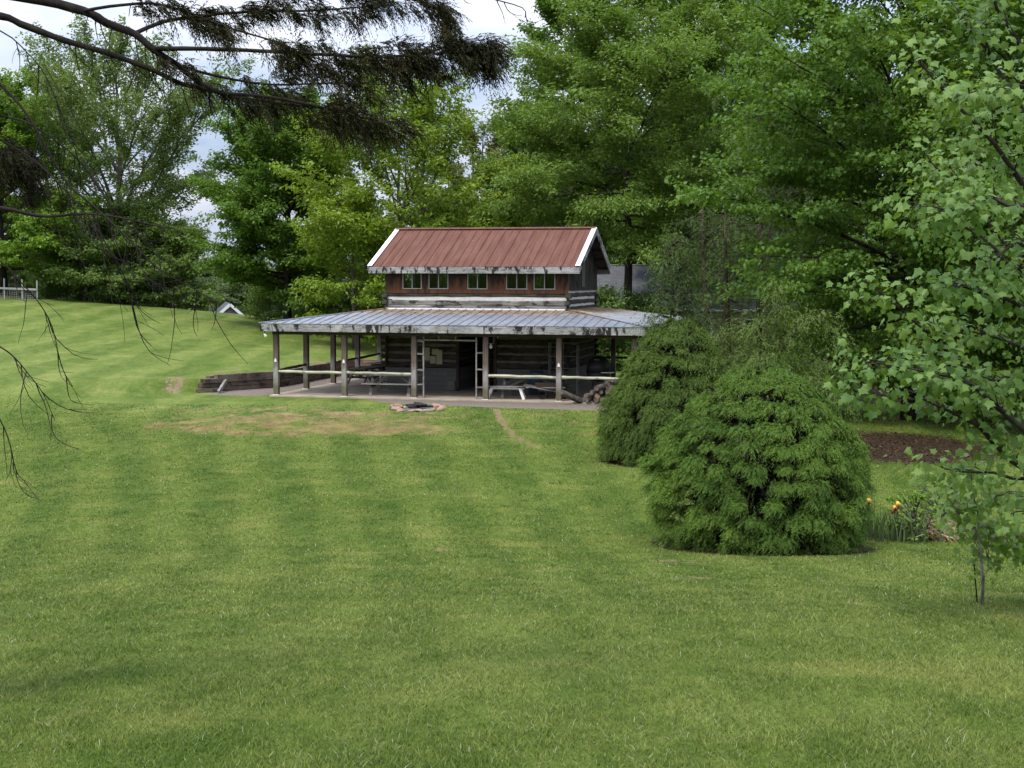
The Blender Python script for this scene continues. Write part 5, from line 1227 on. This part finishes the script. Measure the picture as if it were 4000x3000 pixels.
# ------------------------------------------------------------------ near maple (right edge), sapling and its stake
def leafy_branches(name, label, cat, loc, trunk_pts, trunk_r, branches, seed, mat, size, per, bark, lobed=True, spread=.16, droop=.55, nsub=5, sub=.5):
    r = np.random.default_rng(seed); rp = random.Random(seed); o_ = empty(name, label, cat, loc); wd = MB()
    wd.tube(trunk_pts, [trunk_r * (1 - .75 * i / (len(trunk_pts) - 1)) for i in range(len(trunk_pts))], 9, jit=.04, rng=rp)
    T = []
    for br in branches:
        A = [np.array(q, float) for q in br]; n = 10; pts = []
        for i in range(n + 1):
            f = i / n * (len(A) - 1); j = min(int(f), len(A) - 2); q = A[j] + (A[j + 1] - A[j]) * (f - j); pts.append(q + np.array([rp.uniform(-.015, .015) for _ in range(3)]))
        Ln = sum(np.linalg.norm(pts[i + 1] - pts[i]) for i in range(n)); wd.tube(pts, [max(.004, trunk_r * .28 * (1 - .85 * i / n)) for i in range(n + 1)], 6, cap=False)
        for k in range(max(4, int(nsub * Ln))):
            f = (.15 + .85 * rp.random()) * n; j = min(int(f), n - 1); q = pts[j] + (pts[j + 1] - pts[j]) * (f - j); d = unit(pts[j + 1] - pts[j])
            sd_ = unit(rot_about(d, np.array([0, 0, 1.0]), rp.uniform(-1.2, 1.2)) + np.array([0, rp.uniform(-.7, .7), rp.uniform(-.25, .35)])); sl_ = sub * rp.uniform(.4, 1.1)
            e1 = q + sd_ * sl_; wd.tube([q, (q + e1) / 2 + np.array([0, 0, .02]), e1], [.006, .004, .002], 4, cap=False); T.append((q, e1))
        T.append((pts[-3], pts[-1]))
    P, D = [], []
    for (q, e1) in T:
        k = max(2, int(per * np.linalg.norm(e1 - q) / .4)); s_ = r.random(k) ** .7; b = q + (e1 - q) * s_[:, None]
        o2 = r.normal(0, 1, (k, 3)) * np.array([1, 1, .6]); P.append(b + o2 * spread * .5); D.append(unit(unit(e1 - q) * .4 + unit(o2) * .7) + np.array([0, 0, -droop]))
    P, D = np.concatenate(P), np.concatenate(D); n = len(P); D = unit(D)
    N = unit(np.array([0, -.55, .70]) + r.normal(0, .40, (n, 3))); L = size * r.uniform(.45, 1.3, n); rn = r.random(n)
    if lobed: V, F, k = lobed_arrays(P, D, N, L, r)
    else: (V, F), k = leaf_arrays(P, D, N, L, L * .75), 4
    np_mesh('crown', V, F, M[mat], o_, {'rnd': np.repeat(rn, k)}); wd.build('trunk', M[bark], o_, True); LEAFCOUNT[0] += n * 4
    return o_
Ym = 10.2; mx = px(4330, Ym); mz = gz(mx, Ym)
def mp(p_, py_, dY=0): q = at(p_, py_, Ym + dY); return (q.x - mx, q.y - Ym, q.z - mz)
tp = [(0, 0, -.1), mp(4320, 1700), mp(4290, 900), mp(4240, 100), mp(4220, -500)]
br = [[mp(4320, 1960), mp(3990, 1835, -.2), mp(3820, 1660, -.3), mp(3670, 1575, -.3), mp(3380, 1530, -.4)],
      [mp(4310, 1800), mp(4000, 1560, .2), mp(3760, 1420, .3), mp(3550, 1230, .2), mp(3370, 1090, .1)],
      [mp(4320, 1900), mp(3950, 1640, -.5), mp(3750, 1470, -.6), mp(3440, 1430, -.6)],
      [mp(4300, 1500), mp(4050, 1150, .1), mp(3840, 930, .2), mp(3590, 800, .3)], [mp(4300, 1450), mp(4000, 1050, .6), mp(3810, 800, .7), mp(3580, 560, .8)],
      [mp(4300, 1250), mp(4000, 700, -.2), mp(3760, 420, -.3), mp(3550, 210, -.3)], [mp(4290, 1100), mp(4050, 520, .4), mp(3860, 200, .5), mp(3750, 60, .5)],
      [mp(4290, 900), mp(4080, 300, 0), mp(3900, 60, 0), mp(3840, -150, 0)], [mp(4300, 1600), mp(4080, 1250, -.7), mp(3890, 1150, -.8), mp(3730, 1120, -.8)],
      [mp(4300, 1700), mp(4060, 1400, .7), mp(3920, 1330, .8), mp(3710, 1280, .9)], [mp(4310, 1750), mp(4080, 1500, -.2), mp(3900, 1480, -.2), mp(3760, 1560, -.2)],
      [mp(4290, 1000), mp(4100, 750, .8), mp(3900, 650, .9), mp(3760, 640, 1)], [mp(4290, 800), mp(4120, 350, -.6), mp(3950, 330, -.7), mp(3780, 380, -.8)],
      [mp(4310, 2000), mp(4080, 1900, .3), mp(3910, 1850, .3), mp(3670, 1830, .3)], [mp(4310, 2050), mp(4100, 1990, -.3), mp(3960, 2010, -.3)],
      [mp(4300, 1400), mp(4150, 1050, -.4), mp(3980, 950, -.5), mp(3860, 1020, -.5)], [mp(4300, 1300), mp(4100, 850, -.9), mp(3900, 780, -1), mp(3710, 830, -1.1)]]
rb = random.Random(88)                       # limbs on the sides away from the camera's view, so that the tree stands complete
for k in range(13):
    a = rb.uniform(-1.5, 1.5) if k % 3 else rb.uniform(1.2, 2.0) * rb.choice((-1, 1)); h = 1.2 + k * .38; rch = rb.uniform(1.1, 1.9) * (1 - .05 * k)
    if math.sin(a) * rch > .9 or math.cos(a) > 0: br.append([(0, 0, h), (.5 * rch * math.cos(a), .5 * rch * math.sin(a), h + .35), (rch * math.cos(a), rch * math.sin(a), h + .55)])
leafy_branches('maple_tree', 'nearest maple whose leafy lobed branches reach in from the right edge', 'tree', (mx, Ym, mz), tp, .10, br, 401, 'maple', .060, 27, 'bark_dark', nsub=9, sub=.30, spread=.20, droop=.75)
sb = gpt(3838, 2368); Ys = sb.y
def sp2(p_, py_, dY=0): q = at(p_, py_, Ys + dY); return (q.x - sb.x, q.y - Ys, q.z - sb.z)
leafy_branches('sapling', 'young maple sapling with thin mottled grey trunk standing on the lawn at right', 'tree', sb, [(0, 0, -.05), sp2(3838, 2270), sp2(3832, 2170), sp2(3822, 2080), sp2(3818, 1950)], .016,
    [[sp2(3838, 2290), sp2(3862, 2200, .1), sp2(3858, 2120, .15)], [sp2(3830, 2160), sp2(3800, 2090, -.1), sp2(3760, 2030, -.1), sp2(3725, 2010, -.1)], [sp2(3832, 2170), sp2(3880, 2110), sp2(3960, 2080), sp2(4020, 2100)], [sp2(3822, 2080), sp2(3760, 1990, .1), sp2(3725, 1930, .2), sp2(3690, 1890, .2)],
     [sp2(3820, 2050), sp2(3860, 1960), sp2(3930, 1930), sp2(3990, 1910)], [sp2(3820, 2000), sp2(3790, 1920, -.2), sp2(3800, 1850, -.2)], [sp2(3820, 2060), sp2(3900, 2040, .2), sp2(3970, 2160, .3)], [sp2(3822, 2080), sp2(3790, 2060, .3), sp2(3760, 2080, .3)]],
    402, 'sapling', .065, 36, 'bark_pale', nsub=14, sub=.20, spread=.13)
sk = MB(); a, b = gpt(3822, 2352), sp2(3805, 2205); sk.tube([(0, 0, -.1), (b[0] + sb.x - a.x, b[1] + sb.y - a.y, b[2] + sb.z - a.z)], [.006, .006], 7)
so = sk.build('stake', M['black']); so.location = a; tag(so, 'thin dark metal stake leaning in the grass beside the sapling', 'stake')

# ------------------------------------------------------------------ iris bed, dead brush
def iris(label, p_, py_, seed, nleaf, h, flowers, spread=.22):
    q = gpt(p_, py_); r = np.random.default_rng(seed); o_ = empty('iris_plant', label, 'plant', q, 0)
    n = nleaf; a = r.uniform(0, 6.28, n); P = np.stack([r.normal(0, spread, n), r.normal(0, spread * .8, n), np.zeros(n)], 1); V, F = [], []
    hh = h * r.uniform(.55, 1.1, n); ln = r.uniform(.05, .55, n)
    for s0, s1 in ((0, .4), (.4, .75), (.75, 1.0)):
        def pt(s): return P + np.stack([np.cos(a) * ln * hh * s ** 2, np.sin(a) * ln * hh * s ** 2, hh * (s - .25 * ln * s ** 2)], 1)
        w0, w1 = .030 * (1 - s0 ** 2 * .9), .030 * (1 - s1 ** 2 * .95); sd_ = np.stack([-np.sin(a), np.cos(a), 0 * a], 1)
        b = len(V) * 1 if False else sum(len(v) for v in V); A, B = pt(s0), pt(s1)
        V.append(np.stack([A - sd_ * w0 / 2, A + sd_ * w0 / 2, B + sd_ * w1 / 2, B - sd_ * w1 / 2], 1).reshape(-1, 3)); k = np.arange(n) * 4 + b; F.append(np.stack([k, k + 1, k + 2, k + 3], 1))
    V = np.concatenate(V); np_mesh('leaves', V, np.concatenate(F), M['iris_leaf'], o_, {'rnd': np.tile(np.repeat(r.random(n), 4), 3)})
    for (fx_, fy_) in flowers:
        t = at(fx_, fy_, q.y - .05) - q; st = MB(); st.tube([(t.x * .5, t.y, 0), (t.x * .8, t.y, t.z * .6), (t.x, t.y, t.z - .03)], [.008, .007, .006], 6); fo = st.build('flower_stem', M['iris_leaf'], o_)
        m1, m2 = MB(), MB()
        for k in range(3):
            aa = k * 2.094 + .5; c_, s_ = math.cos(aa), math.sin(aa)
            def petal(mb, prof, w):
                vs = []
                for (o, z_), ww in zip(prof, w):
                    for e_ in (-1, 0, 1): vs.append((t.x + c_ * o - s_ * ww * e_, t.y + s_ * o + c_ * ww * e_, t.z + z_ + (0 if e_ else .008)))
                mb.add(vs, [(i * 3 + j, i * 3 + j + 1, i * 3 + j + 4, i * 3 + j + 3) for i in range(len(prof) - 1) for j in range(2)])
            petal(m1, [(.008, -.01), (.030, .015), (.032, .045), (.006, .062)], (.008, .030, .034, .010))
            aa += 1.047; c_, s_ = math.cos(aa), math.sin(aa)
            petal(m2, [(.010, -.01), (.042, -.012), (.056, -.045), (.045, -.075)], (.008, .026, .032, .014))
        m1.build('upper_petals', M['iris_yellow'], fo, True); m2.build('lower_petals', M['iris_maroon'], fo, True)
iris('iris plant with a single yellow and maroon flower close beside the dome bush', 3420, 2095, 501, 26, .52, [(3393, 1962)])
iris('iris clump with two yellow and maroon flowers among grey-green sword leaves', 3505, 2112, 502, 120, .56, [(3506, 1975), (3494, 1990)], .30)
weed = make_tree('weed', 'small bright green leafy weed right of the iris clump', 'plant', gpt(3565, 2110).x, gpt(3565, 2110).y, .55, .22, 'bright', 503, base=.05, prof='dome', limbs=16, nsub=4, ntw=3, nleaf=10, size=.06, tr=.008, twl=.12)
make_tree('weed', 'low dark green leafy weed behind the dead brush heap', 'plant', gpt(3680, 2030).x, gpt(3680, 2030).y, .45, .40, 'mid', 504, base=.05, prof='dome', limbs=18, nsub=4, ntw=3, nleaf=10, size=.07, tr=.008, twl=.16)
bp = gpt(3660, 2110); r_ = np.random.default_rng(9); n = 420
hp = MB(); k = 0
a = r_.uniform(-.9, .9, n); P = np.stack([r_.normal(0, .16, n), r_.normal(0, .14, n), r_.uniform(.02, .22, n)], 1)
V, F = [], []
for i in range(n):
    d = np.array([math.cos(a[i]) * .35, math.sin(a[i]) * .35, -.18 + r_.normal(0, .12)]); hp.tube([P[i] - d * .5, P[i] + np.array([0, 0, .04]), P[i] + d * .5], [.004, .005, .002], 3, cap=False)
hb = hp.build('straw_heap', M['straw']); hb.location = bp; tag(hb, 'heap of tan dead straw and stalks in the bed between iris and sapling', 'straw', kind='stuff')
for i, (pa, pb, lab, lift) in enumerate((((3560, 2030), (3705, 2078), 'long bleached dead branch lying over the straw heap', .22), ((3590, 2050), (3700, 2080), 'second bleached branch lying just below the long one', .16), ((3700, 2085), (3800, 2125), 'dead branch running from the straw heap towards the sapling', .10), ((3740, 2110), (3800, 2130), 'short dead twig lying on the brown leaves near the sapling', .05))):
    q0, q1 = at(*pa, bp.y), at(*pb, bp.y - .15); c = (q0 + q1) / 2; m = MB(); rp = random.Random(i + 60)
    pts = [(q0 - c).lerp(q1 - c, t / 5) + Vector((0, rp.uniform(-.02, .02), rp.uniform(-.015, .015))) for t in range(6)]
    m.tube(pts, [.014, .013, .012, .010, .008, .004], 6)
    for t in (1, 2, 3, 4): m.tube([pts[t], pts[t] + Vector((rp.uniform(-.12, .2), rp.uniform(-.1, .1), rp.uniform(-.12, .10)))], [.006, .002], 4, cap=False)
    o_ = m.build('dead_branch', M['stick']); o_.location = c; tag(o_, lab, 'branch')

# ------------------------------------------------------------------ conifer overhead: its limbs reach into the upper left from a trunk outside the frame
Yt = 6.0; tx = at(-560, 0, Yt).x; tz = gz(tx, Yt)
ct = empty('cedar_tree', 'near cedar at the left edge with drooping bare twigs and dark foliage overhead', 'tree', (tx, Yt, tz), 0)
def lp_(p_, py_, dY=0): q = at(p_, py_, Yt + dY); return np.array((q.x - tx, q.y - Yt, q.z - tz))
wd = MB(); tw = MB(); rp = random.Random(77); r = np.random.default_rng(77)
wd.tube([(0, 0, -.2), lp_(-560, 1200), lp_(-545, 300), lp_(-520, -700), lp_(-500, -1500)], [.24, .20, .17, .13, .07], 12, jit=.05, rng=rp)
def curve(cps, n):
    out = []
    P_ = [cps[0]] + list(cps) + [cps[-1]]
    for i in range(len(cps) - 1):
        p0, p1, p2, p3 = P_[i], P_[i + 1], P_[i + 2], P_[i + 3]; k = max(2, n // (len(cps) - 1))
        for j in range(k):
            t = j / k; out.append(.5 * ((2 * p1) + (-p0 + p2) * t + (2 * p0 - 5 * p1 + 4 * p2 - p3) * t * t + (-p0 + 3 * p1 - 3 * p2 + p3) * t ** 3))
    out.append(cps[-1]); return out
PXM = Yt / FPX
def limb(pts, r0, r1, n=18, mb=None, jit=.0):
    c = curve([lp_(*q) for q in pts], n); m_ = len(c); (mb or wd).tube(c, [(.84 * r0 + (.7 * r1 - .84 * r0) * i / (m_ - 1)) * PXM for i in range(m_)], 7, cap=False, jit=jit, rng=rp); return c
LA = limb([(-540, -230), (-200, -60, .1), (100, -10, .1), (325, 42), (422, 92), (524, 132), (603, 195), (693, 255), (778, 322), (860, 362), (1000, 400)], 26, 11, 40, jit=.12)
LB = limb([(-545, 120), (-200, 60), (0, 62), (78, 92), (211, 143), (313, 177), (422, 207), (518, 243), (609, 279), (711, 327), (844, 358), (940, 382), (1100, 405), (1300, 425), (1420, 440)], 19, 6, 48, jit=.12)
LC = limb([(524, 132), (640, 85, .2), (780, 62, .3), (1000, 45, .4), (1250, 40, .4), (1480, 20, .4)], 11, 4, 24, jit=.1)
LD = limb([(603, 190), (760, 190, -.1), (960, 196, -.1), (1180, 208, -.2), (1420, 220, -.2), (1620, 215, -.2), (1770, 180, -.2), (1900, 195, -.2)], 12, 3, 34, jit=.1)
LE = limb([(693, 255), (860, 300, .3), (1060, 330, .3), (1280, 325, .3), (1500, 330, .2)], 8, 3, 20)
LF = limb([(860, 362), (1060, 380, -.3), (1260, 420, -.3), (1400, 455, -.3), (1550, 480, -.3)], 8, 3, 20)
LG = limb([(330, -120, .5), (700, -40, .5), (1100, -30, .5), (1500, -20, .5), (1700, 30, .5), (1760, 110, .5)], 12, 3, 26)
LH = limb([(325, 42), (470, 20, -.3), (640, 20, -.3), (900, 110, -.3), (1120, 180, -.3), (1330, 300, -.3)], 8, 3, 24)
LI = limb([(1480, -60, .3), (1700, -60, .3), (1900, -10, .3), (2040, 30, .3), (2050, 70, .3)], 5, 2, 14, tw)
# limbs at the left that carry only bare hanging twigs
LJ = limb([(-540, 800), (-250, 810), (0, 812), (120, 838), (200, 845), (330, 835), (470, 850), (610, 882), (680, 890)], 12, 2.5, 24)
LK = limb([(-540, 60, -.6), (-250, 130, -.6), (0, 330, -.6), (120, 470, -.6), (250, 700, -.6), (360, 800, -.6), (500, 930, -.6), (620, 1050, -.6), (760, 1130, -.6), (860, 1185, -.6)], 7.3, 2.0, 34)
LL_ = limb([(-540, 260, .3), (-200, 380, .3), (0, 450, .3), (110, 480, .3), (230, 560, .3), (320, 640, .3), (430, 800, .3), (540, 920, .3), (640, 1010, .3)], 5.9, 2.0, 28)
LM_ = limb([(-540, 330, -.3), (-200, 430, -.3), (0, 545, -.3), (150, 640, -.3), (270, 760, -.3), (340, 840, -.3), (420, 960, -.3), (490, 1090, -.3), (540, 1280, -.3)], 5.9, 2.0, 28)
LN = limb([(-400, 900, .2), (-150, 960, .2), (0, 1020, .2), (60, 1080, .2), (150, 1180, .2), (205, 1280, .2), (240, 1430, .2), (285, 1510, .2)], 4.6, 1.8, 22)
LO = limb([(-400, 1200, -.2), (-120, 1300, -.2), (0, 1355, -.2), (60, 1400, -.2), (110, 1460, -.2), (170, 1540, -.2), (215, 1645, -.2)], 4.6, 1.8, 20)
LP = limb([(-300, 1460, .1), (-80, 1560, .1), (0, 1640, .1), (40, 1740, .1), (55, 1810, .1), (75, 1860, .1), (125, 1895, .1)], 4.0, 1.6, 18)
LQ = limb([(-540, 20, .2), (-240, 50, .2), (0, 120, .2), (110, 210, .2), (180, 300, .2), (250, 470, .2), (300, 600, .2)], 4.6, 1.6, 20)
def hang(c, n, lo, hi, lmin, lmax, out=.5, r0=2.4, sub=True):
    """thin bare twigs hanging in slow curves from a limb"""
    for k in range(n):
        f = (lo + (hi - lo) * (k + rp.random()) / n) * (len(c) - 1); j = min(int(f), len(c) - 2); b = c[j] + (c[j + 1] - c[j]) * (f - j); d = unit(c[j + 1] - c[j])
        l = rp.uniform(lmin, lmax) * PXM; dr = unit(np.array([d[0] * rp.uniform(-.2, out), rp.uniform(-.5, .5), -.75 + rp.uniform(-.3, .45)])); pts = [b]; m_ = 6; cu = np.array([rp.uniform(-.12, .42), rp.uniform(-.1, .1), rp.uniform(-.06, .20)])
        for i in range(m_): dr = unit(dr + cu * (.25 + .16 * i) + r.normal(0, .07, 3)); pts.append(pts[-1] + dr * l / m_)
        tw.tube(pts, [(r0 * (1 - .7 * i / m_)) * PXM for i in range(m_ + 1)], 4, cap=False)
        if sub:
            for q in range(rp.randint(0, 2)):
                j2 = rp.randint(1, m_ - 1); d2 = unit(unit(pts[j2 + 1] - pts[j2]) + r.normal(0, .38, 3)); cu2 = np.array([rp.uniform(-.1, .22), 0, rp.uniform(-.08, .12)]); e = [pts[j2]]
                for i in range(4): d2 = unit(d2 + cu2); e.append(e[-1] + d2 * l * .12)
                tw.tube(e, [r0 * .55 * PXM, r0 * .45 * PXM, r0 * .4 * PXM, r0 * .35 * PXM, r0 * .25 * PXM], 3, cap=False)
hang(LA, 26, .30, .98, 90, 240); hang(LB, 34, .28, .85, 70, 230); hang(LQ, 8, .4, 1, 120, 260); hang(LK, 16, .35, .98, 120, 330); hang(LL_, 14, .4, .98, 120, 320); hang(LM_, 12, .4, .98, 140, 330)
hang(LJ, 8, .5, 1, 90, 260); hang(LN, 8, .35, .95, 140, 320); hang(LO, 7, .4, .95, 140, 300); hang(LP, 5, .3, .95, 100, 240); hang(LG, 10, .3, .95, 60, 180); hang(LI, 5, .3, 1, 50, 120)
wd.build('trunk', M['twig'], ct, True)
# foliage masses
P0, D0 = [], []
def spray(c, n, lo, hi, wid_, down, up=.2, cl=5):
    for k in range(int(n * .36)):
        f = (lo + (hi - lo) * rp.random()) * (len(c) - 1); j = min(int(f), len(c) - 2); b = c[j] + (c[j + 1] - c[j]) * (f - j); d = unit(c[j + 1] - c[j])
        o2 = np.array([rp.gauss(0, .3), rp.gauss(0, .8), rp.uniform(-down, up)]) * wid_ * PXM; base = b + o2
        if k % 2: tw.tube([b, b + o2 * .5 + np.array([0, 0, .006]), base], [2.6 * PXM, 2 * PXM, 1.2 * PXM], 3, cap=False)
        main = unit(d * rp.uniform(.4, 1.1) + np.array([rp.uniform(-.25, .25), rp.uniform(-.4, .4), rp.uniform(-.6, .3)])); big = rp.uniform(.5, 1.5)
        for q in range(int(cl * 2.6 * big)):
            P0.append(base + main * rp.uniform(0, 52) * PXM + r.normal(0, 5 * PXM, 3)); D0.append(unit(main + r.normal(0, .42, 3)))
spray(LD, 330, .34, 1.0, 55, 1.0, .8); spray(LD, 70, .5, .96, 60, 1.7, .1); spray(LD, 120, .62, 1.0, 42, .7, .6); spray(LC, 210, .30, 1.0, 45, 1.1, .8); spray(LG, 200, .35, .92, 50, 1.0, .6); spray(LE, 120, .25, 1.0, 50, 1.3, .7); spray(LF, 110, .45, 1.0, 50, 1.3, .4); spray(LB, 110, .74, 1.0, 50, 1.2, .5)
spray(LH, 130, .25, 1.0, 45, 1.0, .8); spray(LA, 40, .55, .95, 40, .8, 1.1)
left_c = curve([lp_(-200, 560, .4), lp_(-60, 560, .4), lp_(30, 600, .4), lp_(95, 640, .4)], 14); spray(left_c, 120, .3, 1, 70, 1.6, 1.0); spray(left_c, 50, .4, 1, 50, 2.6, .3)
P0, D0 = np.array(P0), np.array(D0); n = len(P0)
V, F, rn = fronds(P0, D0, 66 * PXM * r.uniform(.4, 1.4, n), r.uniform(.1, .8, n), 15, 15 * PXM, 4.2 * PXM, r, side=.5)
tag(tw.build('twigs', M['twig'], ct), kind='stuff'); np_mesh('foliage', V, F, M['cedar'], ct, {'rnd': rn}); LEAFCOUNT[0] += len(V) // 4
print('leaves', LEAFCOUNT[0], 'polys', sum(len(m.polygons) for m in bpy.data.meshes))
